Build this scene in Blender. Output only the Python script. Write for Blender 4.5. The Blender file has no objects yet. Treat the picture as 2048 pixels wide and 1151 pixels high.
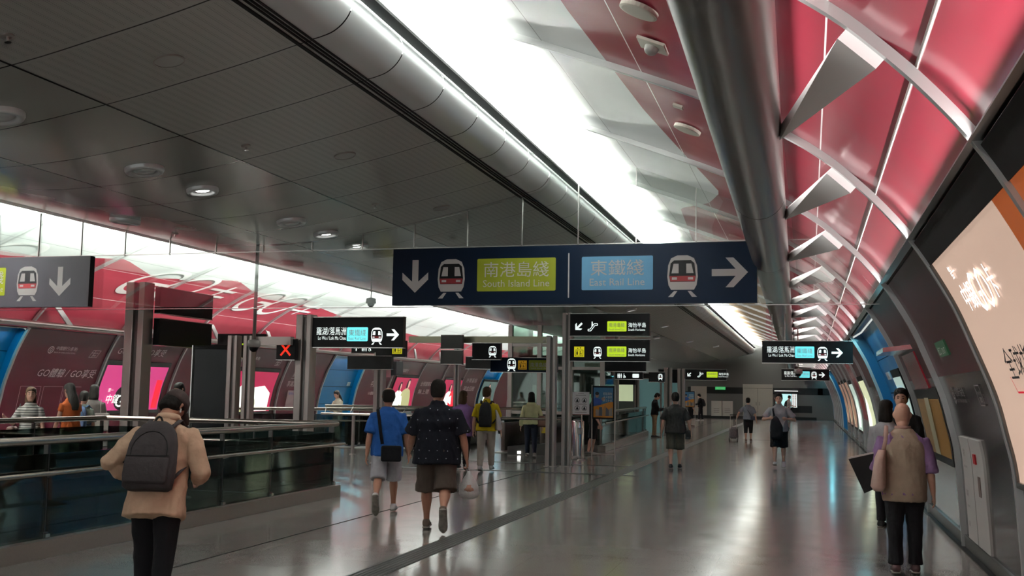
import bpy, bmesh, math, random
from mathutils import Vector, Matrix, noise
random.seed(7)
C = bpy.context.scene.collection
SC = bpy.context.scene
PI = math.pi
# ------------------------------------------------------------------ materials
def ramp_mix(nt, fac, a, b):
    m = nt.nodes.new('ShaderNodeMix'); m.data_type = 'RGBA'
    if isinstance(fac, (int, float)): m.inputs[0].default_value = fac
    else: nt.links.new(fac, m.inputs[0])
    for i, v in ((6, a), (7, b)):
        if isinstance(v, tuple): m.inputs[i].default_value = (*v[:3], 1)
        else: nt.links.new(v, m.inputs[i])
    return m.outputs[2]
def math_(nt, op, a, b=0.0, c=None):
    m = nt.nodes.new('ShaderNodeMath'); m.operation = op
    for i, v in enumerate((a, b, c)):
        if v is None: continue
        if isinstance(v, (int, float)): m.inputs[i].default_value = v
        else: nt.links.new(v, m.inputs[i])
    return m.outputs[0]
MATS = {}
def mat(name, col, rough=0.5, metal=0.0, emit=0.0, bump=0.0, bscale=20.0, coat=0.0, spec=0.5, var=0.0, vscale=3.0, stretch=None):
    if name in MATS: return MATS[name]
    m = bpy.data.materials.new(name); m.use_nodes = True; nt = m.node_tree
    p = nt.nodes['Principled BSDF']
    p.inputs['Base Color'].default_value = (*col, 1); p.inputs['Roughness'].default_value = rough
    p.inputs['Metallic'].default_value = metal; p.inputs['Coat Weight'].default_value = coat
    p.inputs['Specular IOR Level'].default_value = spec
    if emit: p.inputs['Emission Color'].default_value = (*col, 1); p.inputs['Emission Strength'].default_value = emit
    if bump or var:
        tc = nt.nodes.new('ShaderNodeTexCoord'); mp = nt.nodes.new('ShaderNodeMapping')
        nt.links.new(tc.outputs['Object'], mp.inputs[0])
        if stretch: mp.inputs['Scale'].default_value = stretch
    if bump:
        n = nt.nodes.new('ShaderNodeTexNoise'); n.inputs['Scale'].default_value = bscale; n.inputs['Detail'].default_value = 4
        nt.links.new(mp.outputs[0], n.inputs['Vector'])
        b = nt.nodes.new('ShaderNodeBump'); b.inputs['Strength'].default_value = bump; b.inputs['Distance'].default_value = 0.02
        nt.links.new(n.outputs[0], b.inputs['Height']); nt.links.new(b.outputs[0], p.inputs['Normal'])
    if var:
        n = nt.nodes.new('ShaderNodeTexNoise'); n.inputs['Scale'].default_value = vscale; n.inputs['Detail'].default_value = 6
        nt.links.new(mp.outputs[0], n.inputs['Vector'])
        lo = tuple(c * (1 - var) for c in col); hi = tuple(min(1, c * (1 + var)) for c in col)
        nt.links.new(ramp_mix(nt, n.outputs[0], lo, hi), p.inputs['Base Color'])
    MATS[name] = m
    return m
def cloth(name, col, rough=0.9): return mat(name, col, rough, bump=0.7, bscale=9, var=0.18, vscale=14, spec=0.2)
def glass_mat(name, tint, refl=0.5, rough=0.02, base=0.06):
    if name in MATS: return MATS[name]
    m = bpy.data.materials.new(name); m.use_nodes = True; nt = m.node_tree
    for n in list(nt.nodes): nt.nodes.remove(n)
    o = nt.nodes.new('ShaderNodeOutputMaterial'); t = nt.nodes.new('ShaderNodeBsdfTransparent'); g = nt.nodes.new('ShaderNodeBsdfGlossy')
    t.inputs[0].default_value = (*tint, 1); g.inputs[0].default_value = (.9, .95, .93, 1); g.inputs['Roughness'].default_value = rough
    f = nt.nodes.new('ShaderNodeLayerWeight'); f.inputs[0].default_value = 0.35
    fac = math_(nt, 'MULTIPLY_ADD', f.outputs['Fresnel'], refl, base)
    mx = nt.nodes.new('ShaderNodeMixShader'); nt.links.new(fac, mx.inputs[0]); nt.links.new(t.outputs[0], mx.inputs[1]); nt.links.new(g.outputs[0], mx.inputs[2])
    nt.links.new(mx.outputs[0], o.inputs[0]); MATS[name] = m
    return m
steel = mat('brushed_steel', (.40, .36, .34), .34, .75, bump=.05, bscale=60, stretch=(1, 1, .05))
steel_d = mat('dark_steel', (.12, .115, .11), .3, 1.0)
steel_b = mat('bright_steel', (.62, .6, .58), .2, 1.0)
black = mat('black_panel', (.006, .006, .007), .4, spec=.18)
blackm = mat('black_matt', (.012, .012, .012), .7, spec=.2)
navy = mat('navy_panel', (.003, .011, .030), .35, spec=.12)
greyp = mat('grey_panel', (.030, .028, .034), .4, spec=.25)
rubber = mat('black_rubber', (.015, .015, .015), .6)
whitee = mat('sign_white_lit', (.75, .85, .82), .5, emit=.75)
whitep = mat('sign_white_print', (.5, .48, .47), .5)
greene = mat('sign_lime_lit', (.42, .6, .015), .5, emit=.62)
greenp = mat('sign_lime_print', (.30, .34, .005), .5)
cyane = mat('sign_cyan_lit', (.12, .62, .66), .5, emit=.85)
cyanp = mat('sign_sky_print', (.14, .38, .62), .5)
rede = mat('sign_red', (.28, .015, .02), .5)
yele = mat('sign_yellow_lit', (.55, .5, .01), .5, emit=.5)
ora = mat('sign_orange', (.5, .27, .01), .5, emit=.2)
maroon = mat('maroon_print', (.055, .005, .011), .35, spec=.3)
metalp = mat('grey_enamel_panel', (.12, .10, .10), .16, .55, bump=.04, bscale=1.2)
bluep = mat('blue_enamel', (0.0, .13, .30), .3, coat=.2)
ribm = mat('rib_aluminium', (.50, .51, .51), .3, .5)
finm = mat('fin_white', (.88, .86, .86), .4)
letterw = mat('lettering_pale', (.80, .74, .74), .5)
letterd = mat('lettering_grey', (.20, .17, .17), .5)
letterb = mat('lettering_black', (.01, .01, .012), .5)
skin = mat('skin_tan', (.36, .17, .11), .55, var=.12, vscale=25, bump=.1, bscale=60)
skin2 = mat('skin_light', (.50, .29, .21), .55, var=.1, vscale=25, bump=.1, bscale=60)
hairb = mat('hair_black', (.010, .008, .007), .75, spec=.15, bump=.6, bscale=40, stretch=(1, 1, .25))
hairbr = mat('hair_brown', (.045, .025, .013), .75, spec=.15, bump=.6, bscale=40, stretch=(1, 1, .25))
# ------------------------------------------------------------------ mesh builder
class MB:
    def __init__(s): s.v = []; s.f = []
    def add(s, vs, fs):
        b = len(s.v); s.v += [tuple(v) for v in vs]; s.f += [tuple(i + b for i in f) for f in fs]; return s
    def box(s, c, d, rz=0, bev=0):
        x, y, z = d[0] / 2, d[1] / 2, d[2] / 2; R = Matrix.Rotation(rz, 3, 'Z'); c = Vector(c)
        if bev:
            bm = bmesh.new(); bmesh.ops.create_cube(bm, size=1)
            for v in bm.verts: v.co = Vector((v.co.x * d[0], v.co.y * d[1], v.co.z * d[2]))
            bmesh.ops.bevel(bm, geom=bm.edges[:], offset=bev, segments=3, affect='EDGES', profile=.5)
            bm.verts.index_update()
            s.add([c + R @ v.co for v in bm.verts], [[v.index for v in f.verts] for f in bm.faces]); bm.free(); return s
        vs = [c + R @ Vector(p) for p in ((-x, -y, -z), (x, -y, -z), (x, y, -z), (-x, y, -z), (-x, -y, z), (x, -y, z), (x, y, z), (-x, y, z))]
        return s.add(vs, [(0, 3, 2, 1), (4, 5, 6, 7), (0, 1, 5, 4), (1, 2, 6, 5), (2, 3, 7, 6), (3, 0, 4, 7)])
    def rings(s, R, cap=True, closed=True):
        n = len(R[0]); vs = [p for r in R for p in r]; fs = []
        for i in range(len(R) - 1):
            for j in range(n if closed else n - 1):
                a = i * n + j; b = i * n + (j + 1) % n; fs.append((a, b, b + n, a + n))
        if cap: fs.append(tuple(range(n - 1, -1, -1))); fs.append(tuple(range((len(R) - 1) * n, len(R) * n)))
        return s.add(vs, fs)
    def ell(s, pts, n=14, cap=True, p=2.0):
        """pts: list of (center, vecA, vecB) elliptic rings"""
        R = []
        for c, a, b in pts:
            c, a, b = Vector(c), Vector(a), Vector(b); r = []
            for k in range(n):
                t = 2 * PI * k / n; ct, st = math.cos(t), math.sin(t)
                ct = math.copysign(abs(ct) ** (2 / p), ct); st = math.copysign(abs(st) ** (2 / p), st)
                r.append(c + a * ct + b * st)
            R.append(r)
        return s.rings(R, cap)
    def tube(s, pts, r, n=10, cap=True, flat=1.0, up=None):
        P = [Vector(p) for p in pts]; q = []
        rr = r if isinstance(r, (list, tuple)) else [r] * len(P)
        a = None
        for i, p in enumerate(P):
            d = (P[min(i + 1, len(P) - 1)] - P[max(i - 1, 0)]).normalized()
            if a is None:
                u = Vector(up) if up else (Vector((0, 0, 1)) if abs(d.z) < .9 else Vector((0, 1, 0))); a = d.cross(u).normalized()
            else: a = (a - d * a.dot(d)).normalized()
            b = a.cross(d).normalized()
            q.append((p, a * rr[i], b * rr[i] * flat))
        return s.ell(q, n, cap)
    def sphere(s, c, r, n=16, m=10):
        rx, ry, rz = r if isinstance(r, (list, tuple)) else (r, r, r); c = Vector(c); q = []
        for i in range(m + 1):
            t = PI * (i + .02) / (m + .04); q.append((c + Vector((0, 0, -rz * math.cos(t))), (rx * math.sin(t), 0, 0), (0, ry * math.sin(t), 0)))
        return s.ell(q, n)
    def lathe(s, c, prof, n=24, cap=False):
        c = Vector(c); return s.ell([(c + Vector((0, 0, z)), (r, 0, 0), (0, r, 0)) for z, r in prof], n, cap)
    def poly(s, pts): return s.add(pts, [tuple(range(len(pts)))])
    def prism(s, pts, off):
        n = len(pts); off = Vector(off); a = [Vector(p) for p in pts]; b = [p + off for p in a]
        return s.add(a + b, [tuple(range(n)), tuple(range(2 * n - 1, n - 1, -1))] + [(i, i + n, (i + 1) % n + n, (i + 1) % n) for i in range(n)])
    def build(s, name, m, parent=None, smooth=False, fix=True, voxel=0, sm=3, fold=0, fseed=0):
        me = bpy.data.meshes.new(name); me.from_pydata(s.v, [], s.f)
        if fix:
            bm = bmesh.new(); bm.from_mesh(me); bmesh.ops.recalc_face_normals(bm, faces=bm.faces[:]); bm.to_mesh(me); bm.free()
        o = bpy.data.objects.new(name, me); C.objects.link(o)
        if voxel:
            r = o.modifiers.new('r', 'REMESH'); r.mode = 'VOXEL'; r.voxel_size = voxel; r.use_smooth_shade = True
            if sm: t = o.modifiers.new('s', 'SMOOTH'); t.factor = .5; t.iterations = sm
            dg = bpy.context.evaluated_depsgraph_get(); nm = bpy.data.meshes.new_from_object(o.evaluated_get(dg))
            o.modifiers.clear(); o.data = nm; nm.name = name; bpy.data.meshes.remove(me); me = nm; smooth = True
            me.materials.clear()
            if fold:
                NN = [v.normal.copy() for v in me.vertices]; CO = []
                for v, n in zip(me.vertices, NN):
                    p = v.co
                    a = noise.noise(Vector((p.x * 9 + p.z * 4 + fseed, p.y * 9, p.z * 3.2))); b_ = noise.noise(Vector((p.x * 22 - p.z * 9, p.y * 22 + fseed, p.z * 10)))
                    p = p + n * fold * (max(0, .5 - abs(a)) * 1.5 + max(0, .5 - abs(b_)) * .5 - .05); CO += p[:]
                me.vertices.foreach_set('co', CO); me.update()
        me.materials.append(m if not isinstance(m, str) else MATS[m])
        if smooth: me.polygons.foreach_set('use_smooth', [True] * len(me.polygons))
        if parent: o.parent = parent
        return o
def autosmooth(o, ang=40):
    me = o.data; me.polygons.foreach_set('use_smooth', [True] * len(me.polygons)); me.set_sharp_from_angle(angle=math.radians(ang)); return o
def tag(o, label=None, cat=None, group=None, kind=None):
    if label: o['label'] = label
    if cat: o['category'] = cat
    if group: o['group'] = group
    if kind: o['kind'] = kind
    return o
def thing(name, label, cat, loc=(0, 0, 0), rz=0, group=None):
    o = bpy.data.objects.new(name, None); C.objects.link(o); o.location = loc; o.rotation_euler = (0, 0, rz); o.empty_display_size = .1
    return tag(o, label, cat, group)
def struct(o): o['kind'] = 'structure'; return o
# ------------------------------------------------------------------ text
_TX = {}
def text_geo(txt, size=1.0, bold=0.0, shear=0.0, align='LEFT', fit=None):
    """returns verts (u,v) and faces of flat lettering, baseline 0"""
    key = (txt, bold)
    if key not in _TX:
        cu = bpy.data.curves.new('t', 'FONT'); cu.body = txt; cu.size = 1; cu.offset = bold; cu.resolution_u = 2
        ob = bpy.data.objects.new('t', cu); C.objects.link(ob)
        dg = bpy.context.evaluated_depsgraph_get(); me = bpy.data.meshes.new_from_object(ob.evaluated_get(dg))
        _TX[key] = ([(v.co.x, v.co.y) for v in me.vertices], [tuple(p.vertices) for p in me.polygons])
        bpy.data.objects.remove(ob); bpy.data.meshes.remove(me); bpy.data.curves.remove(cu)
    vs, fs = _TX[key]
    if not vs: return [], []
    x0 = min(v[0] for v in vs); x1 = max(v[0] for v in vs)
    sx = size if not fit else fit / (x1 - x0)
    off = {'LEFT': -x0, 'CENTER': -(x0 + x1) / 2, 'RIGHT': -x1}[align]
    return [((x + off) * sx + y * size * shear, y * size) for x, y in vs], fs
# ------------------------------------------------------------------ hall cross-section
PR = [(1.70, 0), (1.685, .35), (1.67, .6), (1.64, 1.07), (1.58, 1.37), (1.50, 1.70), (1.33, 2.15), (1.18, 2.5), (.92, 2.95), (.66, 3.28), (.42, 3.53), (.15, 3.77), (-.2, 4.0), (-.9, 4.37), (-2.1, 4.85), (-3.05, 5.2), (-4.1, 5.53), (-5.6, 5.85), (-8.4, 6.05)]
XC = -8.4
def catmull(P, n=4):
    out = []
    for i in range(len(P) - 1):
        p0 = P[max(i - 1, 0)]; p1 = P[i]; p2 = P[i + 1]; p3 = P[min(i + 2, len(P) - 1)]
        for k in range(n):
            t = k / n
            out.append(tuple(.5 * (2 * b + (c - a) * t + (2 * a - 5 * b + 4 * c - d) * t * t + (3 * b - a - 3 * c + d) * t ** 3) for a, b, c, d in zip(p0, p1, p2, p3)))
    out.append(P[-1]); return out
PF = catmull(PR)
SL = [0]
for a, b in zip(PF, PF[1:]): SL.append(SL[-1] + math.dist(a, b))
def prof(s, off=0.0):
    s = max(0, min(s, SL[-1] - 1e-6)); i = 0
    while SL[i + 1] < s: i += 1
    t = (s - SL[i]) / (SL[i + 1] - SL[i]); a, b = PF[i], PF[i + 1]
    x = a[0] + (b[0] - a[0]) * t; z = a[1] + (b[1] - a[1]) * t
    dx, dz = b[0] - a[0], b[1] - a[1]; L = math.hypot(dx, dz)
    return x - dz / L * off, z + dx / L * off      # inward normal of the hall (towards -x, down)
VB = [(2.95, 0), (3.12, .05), (3.30, .055), (3.45, .03), (3.58, 0)]  # outward bow by height, shaped into the vault panels to catch glare
def vbulge(z):
    for (a, va), (b, vb) in zip(VB, VB[1:]):
        if a <= z <= b: t = (z - a) / (b - a); return va + (vb - va) * t
    return 0
def s_of_z(z):
    for i in range(len(PF) - 1):
        if PF[i][1] <= z <= PF[i + 1][1]: return SL[i] + (SL[i + 1] - SL[i]) * (z - PF[i][1]) / (PF[i + 1][1] - PF[i][1])
    return SL[-1]
def wp(side, Y, s, off=0.0):
    x, z = prof(s, off)
    return (x, Y, z) if side > 0 else (2 * XC - x, Y, z)
def wall_grid(side, y0, y1, s0, s1, off=0.0, thick=0, ny=1, ds=.12, skew=0.0):
    ds = min(ds, .055); s0, s1 = min(s0, s1), max(s0, s1)
    """curved sheet on the wall; skew shifts Y with s; thick>0 makes it a slab growing into the hall"""
    ns = max(1, int((s1 - s0) / ds)); m = MB(); rows = []
    for i in range(ns + 1):
        s = s0 + (s1 - s0) * i / ns; rows.append(s)
    A = [[wp(side, y0 + (y1 - y0) * j / ny, s, off) for j in range(ny + 1)] for s in rows]
    if not thick: return m.rings(A, cap=False, closed=False)
    R = [[wp(side, y0, s, off), wp(side, y1, s, off), wp(side, y1, s, off + thick), wp(side, y0, s, off + thick)] for s in rows]
    return m.rings(R)
def wall_text(txt, side, Y, z, size, m, parent, name='lettering', shear=0.0, bold=0.0, off=.012, fit=None, align='LEFT'):
    vs, fs = text_geo(txt, size, bold, shear, align, fit); s0 = s_of_z(z)
    return MB().add([wp(side, Y - side * u, s0 + v, off) for u, v in vs], fs).build(name, m, parent, fix=False)
def wall_poly(polys, side, Y, z, m, parent, name, off=.012):
    """polys in (u,v) metres on the wall"""
    b = MB(); s0 = s_of_z(z)
    for P in polys: b.add([wp(side, Y - side * u, s0 + v, off) for u, v in P], [tuple(range(len(P)))])
    return b.build(name, m, parent, fix=False)
def circ(cx, cy, r, n=28, ry=None): return [(cx + r * math.cos(2 * PI * k / n), cy + (ry or r) * math.sin(2 * PI * k / n)) for k in range(n)]
def ring_polys(cx, cy, r, w, n=32, a0=0, a1=2 * PI, ry=None):
    ry = ry or r; out = []
    for k in range(n):
        t0 = a0 + (a1 - a0) * k / n; t1 = a0 + (a1 - a0) * (k + 1) / n
        out.append([(cx + (r - w) * math.cos(t0), cy + (ry - w) * math.sin(t0)), (cx + r * math.cos(t0), cy + ry * math.sin(t0)), (cx + r * math.cos(t1), cy + ry * math.sin(t1)), (cx + (r - w) * math.cos(t1), cy + (ry - w) * math.sin(t1))])
    return out
def stroke(pts, w):
    out = []
    for (x0, y0), (x1, y1) in zip(pts, pts[1:]):
        L = math.hypot(x1 - x0, y1 - y0) or 1; nx, ny = -(y1 - y0) / L * w / 2, (x1 - x0) / L * w / 2
        out.append([(x0 - nx, y0 - ny), (x1 - nx, y1 - ny), (x1 + nx, y1 + ny), (x0 + nx, y0 + ny)])
    return out
# ------------------------------------------------------------------ setting materials
def vault_mat(name, side):
    m = bpy.data.materials.new(name); m.use_nodes = True; nt = m.node_tree; p = nt.nodes['Principled BSDF']
    tc = nt.nodes.new('ShaderNodeTexCoord'); sp = nt.nodes.new('ShaderNodeSeparateXYZ'); nt.links.new(tc.outputs['Object'], sp.inputs[0])
    X, Y = sp.outputs[0], sp.outputs[1]
    if side < 0: X = math_(nt, 'SUBTRACT', 2 * XC, X)
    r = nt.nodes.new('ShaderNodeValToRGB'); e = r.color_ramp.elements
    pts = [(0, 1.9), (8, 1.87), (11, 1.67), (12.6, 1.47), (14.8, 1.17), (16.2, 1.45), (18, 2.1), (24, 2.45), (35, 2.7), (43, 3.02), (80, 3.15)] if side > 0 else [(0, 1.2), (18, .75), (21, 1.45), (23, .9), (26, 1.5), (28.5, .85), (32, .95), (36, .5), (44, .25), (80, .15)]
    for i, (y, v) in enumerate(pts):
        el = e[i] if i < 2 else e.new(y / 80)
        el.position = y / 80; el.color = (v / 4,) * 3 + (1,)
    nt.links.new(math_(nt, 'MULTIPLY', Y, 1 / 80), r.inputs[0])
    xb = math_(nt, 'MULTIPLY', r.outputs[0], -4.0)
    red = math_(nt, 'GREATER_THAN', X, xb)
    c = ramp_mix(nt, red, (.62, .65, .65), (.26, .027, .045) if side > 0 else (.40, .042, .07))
    if side > 0:
        tan = math_(nt, 'MULTIPLY', math_(nt, 'GREATER_THAN', Y, 27), math_(nt, 'MULTIPLY', red, math_(nt, 'LESS_THAN', X, math_(nt, 'MULTIPLY_ADD', Y, -.04, .1))))
        c = ramp_mix(nt, tan, c, (.30, .20, .11))
    line = None
    for sx in (.12, -.92, -1.45, -2.4, -3.15):
        l = math_(nt, 'COMPARE', X, sx, .0055); line = l if line is None else math_(nt, 'MAXIMUM', line, l)
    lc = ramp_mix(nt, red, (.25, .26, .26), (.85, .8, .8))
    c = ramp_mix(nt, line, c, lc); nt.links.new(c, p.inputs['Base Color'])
    p.inputs['Specular IOR Level'].default_value = .3; p.inputs['Roughness'].default_value = .3; p.inputs['Coat Weight'].default_value = .25; p.inputs['Coat Roughness'].default_value = .16 if side > 0 else .14; p.inputs['Coat IOR'].default_value = 1.7 if side > 0 else 1.5
    if side > 0: nt.links.new(math_(nt, 'MULTIPLY_ADD', math_(nt, 'GREATER_THAN', X, -.2), .9, .1), p.inputs['Coat Weight'])
    n = nt.nodes.new('ShaderNodeTexNoise'); n.inputs['Scale'].default_value = 1.1; n.inputs['Detail'].default_value = 1.5
    nt.links.new(tc.outputs['Object'], n.inputs['Vector']); b = nt.nodes.new('ShaderNodeBump'); b.inputs['Strength'].default_value = .16; b.inputs['Distance'].default_value = .12
    nt.links.new(n.outputs[0], b.inputs['Height']); nt.links.new(b.outputs[0], p.inputs['Normal']); nt.links.new(b.outputs[0], p.inputs['Coat Normal'])
    return m
def grid_lines(nt, V, pitch, w, off=0.0):
    f = math_(nt, 'FRACT', math_(nt, 'MULTIPLY', math_(nt, 'ADD', V, off), 1 / pitch))
    return math_(nt, 'LESS_THAN', f, w / pitch)
def floor_mat():
    m = bpy.data.materials.new('polished_granite'); m.use_nodes = True; nt = m.node_tree; p = nt.nodes['Principled BSDF']
    tc = nt.nodes.new('ShaderNodeTexCoord'); sp = nt.nodes.new('ShaderNodeSeparateXYZ'); nt.links.new(tc.outputs['Object'], sp.inputs[0])
    n = nt.nodes.new('ShaderNodeTexNoise'); n.inputs['Scale'].default_value = 90; n.inputs['Detail'].default_value = 5; nt.links.new(tc.outputs['Object'], n.inputs['Vector'])
    c = ramp_mix(nt, n.outputs[0], (.20, .195, .18), (.37, .355, .33))
    n2 = nt.nodes.new('ShaderNodeTexWhiteNoise'); n2.noise_dimensions = '2D'
    sn = nt.nodes.new('ShaderNodeVectorMath'); sn.operation = 'SNAP'; nt.links.new(tc.outputs['Object'], sn.inputs[0]); sn.inputs[1].default_value = (.9, .6, 10)
    nt.links.new(sn.outputs[0], n2.inputs['Vector'])
    c = ramp_mix(nt, math_(nt, 'MULTIPLY', n2.outputs[0], .10), c, (.10, .09, .085))
    l = math_(nt, 'MAXIMUM', grid_lines(nt, sp.outputs[0], .9, .003), grid_lines(nt, sp.outputs[1], .6, .003))
    c = ramp_mix(nt, math_(nt, 'MULTIPLY', l, .45), c, (.05, .045, .04)); nt.links.new(c, p.inputs['Base Color'])
    n3 = nt.nodes.new('ShaderNodeTexNoise'); n3.inputs['Scale'].default_value = 2.0; nt.links.new(tc.outputs['Object'], n3.inputs['Vector'])
    nt.links.new(math_(nt, 'MULTIPLY_ADD', n3.outputs[0], .10, .10), p.inputs['Roughness']); p.inputs['Specular IOR Level'].default_value = .75
    return m
def ceil_mat():
    m = bpy.data.materials.new('ceiling_metal'); m.use_nodes = True; nt = m.node_tree; p = nt.nodes['Principled BSDF']
    tc = nt.nodes.new('ShaderNodeTexCoord'); sp = nt.nodes.new('ShaderNodeSeparateXYZ'); nt.links.new(tc.outputs['Object'], sp.inputs[0])
    X, Y = sp.outputs[0], sp.outputs[1]
    side = math_(nt, 'MAXIMUM', math_(nt, 'GREATER_THAN', X, -6.1), math_(nt, 'LESS_THAN', X, -10.7))
    v = nt.nodes.new('ShaderNodeTexVoronoi'); v.inputs['Scale'].default_value = 55; v.inputs['Randomness'].default_value = 0; nt.links.new(tc.outputs['Object'], v.inputs['Vector'])
    hole = math_(nt, 'MULTIPLY', math_(nt, 'LESS_THAN', v.outputs['Distance'], .3), side)
    edge = math_(nt, 'MAXIMUM', grid_lines(nt, Y, 1.18, .12, .38), math_(nt, 'LESS_THAN', X, -99))
    hole = math_(nt, 'MULTIPLY', hole, math_(nt, 'SUBTRACT', 1, edge))
    c = ramp_mix(nt, hole, (.42, .42, .40), (.24, .24, .23))
    l = grid_lines(nt, Y, 1.18, .018, .32)
    for sx in (-6.1, -7.95, -9.3, -10.8): l = math_(nt, 'MAXIMUM', l, math_(nt, 'COMPARE', X, sx, .013))
    nt.links.new(ramp_mix(nt, l, c, (.004, .004, .004)), p.inputs['Base Color'])
    nt.links.new(math_(nt, 'MULTIPLY_ADD', side, .22, .20), p.inputs['Roughness']); p.inputs['Metallic'].default_value = .3
    n = nt.nodes.new('ShaderNodeTexNoise'); n.inputs['Scale'].default_value = .9; n.inputs['Detail'].default_value = 1; nt.links.new(tc.outputs['Object'], n.inputs['Vector'])
    b = nt.nodes.new('ShaderNodeBump'); b.inputs['Strength'].default_value = .12; b.inputs['Distance'].default_value = .1; nt.links.new(n.outputs[0], b.inputs['Height']); nt.links.new(b.outputs[0], p.inputs['Normal'])
    return m
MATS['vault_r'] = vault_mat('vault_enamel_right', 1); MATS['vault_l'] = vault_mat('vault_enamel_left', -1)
MATS['floor'] = floor_mat(); MATS['ceil'] = ceil_mat()
bullm = mat('bullnose_metal', (.60, .62, .63), .3, .25, bump=.03, bscale=1.0)
endm = mat('end_wall_grey', (.075, .075, .068), .4, bump=.02, bscale=2)
Y0, YE = -1.4, 78.0
# ------------------------------------------------------------------ people
def rotx(v, a): c, s = math.cos(a), math.sin(a); return Vector((v[0], v[1] * c - v[2] * s, v[1] * s + v[2] * c))
def D2R(*a): return [math.radians(x) for x in a]
def sole_mat(): return mat('shoe_sole', (.20, .18, .16), .7, var=.8, vscale=18)
class Fig:
    """a figure in its own frame: faces +Y, +X is its right hand side"""
    def __init__(s, H=1.7, w=1.0, girth=1.0, lean=0, legs=((0, 0), (0, 0)), arms=((5, 8, 10, 0), (5, 8, 10, 0)), head=(0, 0), foot=(0, 0), hand=(0, 0), spread=.052):
        s.H, s.w, s.g = H, w, girth; s.lean = math.radians(lean); h = H
        s.hip = Vector((0, 0, .52 * h)); s.L = {}
        lo = 0; lowest = []
        for i, sd in enumerate((-1, 1)):
            a, b = D2R(*legs[i]); hp = s.hip + Vector((sd * spread * h * (.8 + .2 * girth), 0, -.01 * h))
            kn = hp + Vector((sd * .004 * h, math.sin(a) * .245 * h, -math.cos(a) * .245 * h)); an = kn + Vector((0, math.sin(a - b) * .235 * h, -math.cos(a - b) * .235 * h))
            fp = math.radians(foot[i]); s.L[sd] = [hp, kn, an, a - b + 0, fp]
            toe = s.footpt(an, fp, .155 * h, -.038 * h); heel = s.footpt(an, fp, -.045 * h, -.038 * h); lowest += [toe.z, heel.z]
        dz = -min(lowest); s.hip.z += dz
        for sd in s.L:
            for k in range(3): s.L[sd][k] = s.L[sd][k] + Vector((0, 0, dz))
        s.A = {}
        for i, sd in enumerate((-1, 1)):
            p, ab, fl, inw = D2R(*arms[i]); sh = s.up((sd * .106 * h * w, 0, .772 * h))
            d1 = Vector((sd * math.sin(ab), math.sin(p) * math.cos(ab), -math.cos(p) * math.cos(ab)))
            q = p + fl; abf = ab * .55
            d2 = Vector((sd * math.sin(abf) * math.cos(inw) - sd * math.sin(inw), math.sin(q) * math.cos(inw), -math.cos(q) * math.cos(inw))).normalized()
            d1 = rotx(d1, -s.lean); d2 = rotx(d2, -s.lean)
            el = sh + d1 * .172 * h; wr = el + d2 * .145 * h; s.A[sd] = [sh, el, wr, d2]
        s.hd = D2R(*head)
    def footpt(s, an, fp, y, z): c, q = math.cos(fp), math.sin(fp); return an + Vector((0, y * c + z * q, -y * q + z * c))
    def up(s, v):
        """upper body point (standing frame) after the forward lean about the hip"""
        v = Vector(v); d = v - Vector((0, 0, .52 * s.H)); return s.hip + rotx(d, -s.lean)
    def headpt(s, v):
        """point given from the head centre, in head frame"""
        p, y = s.hd; v = Vector(v) * s.H * 1.08; v = rotx(v, -p); c, q = math.cos(y), math.sin(y); v = Vector((v.x * c - v.y * q, v.x * q + v.y * c, v.z))
        base = Vector((0, .004 * s.H, .868 * s.H)); off = rotx(Vector((0, .008, .064)) * s.H, -p)
        return s.up(base + Vector((0, 0, 0))) + rotx(off, -s.lean) + rotx(v, -s.lean)
    def ring(s, z, rx, ry, y=0, f=1.0, x=0):
        h = s.H; c = s.up((x * h, y * h, z * h)); return (c, (rx * h * f, 0, 0), rotx((0, ry * h * f, 0), -s.lean))
    def torso(s, infl=0.0, z0=.46, z1=.86, belly=0.0):
        w, g = s.w, s.g; T = [(.455, .078 * g, .060 * g, 0), (.50, .098 * g, .072 * g, -.004), (.54, .098 * g, .070 * g, 0), (.60, .086 * g, .062 * g + belly, .004 + belly), (.66, .088 * (w + g) / 2, .064 * g, .002), (.72, .100 * (w + g) / 2, .068 * g, 0), (.765, .106 * w, .062, -.004), (.79, .096 * w, .053, -.006), (.81, .072 * w, .044, -.004), (.828, .050, .038, -.002), (.845, .038, .035, 0), (.86, .034, .034, .002)]
        return [s.ring(z, rx + infl, ry + infl, y) for z, rx, ry, y in T if z0 - .001 <= z <= z1 + .001]
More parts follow.
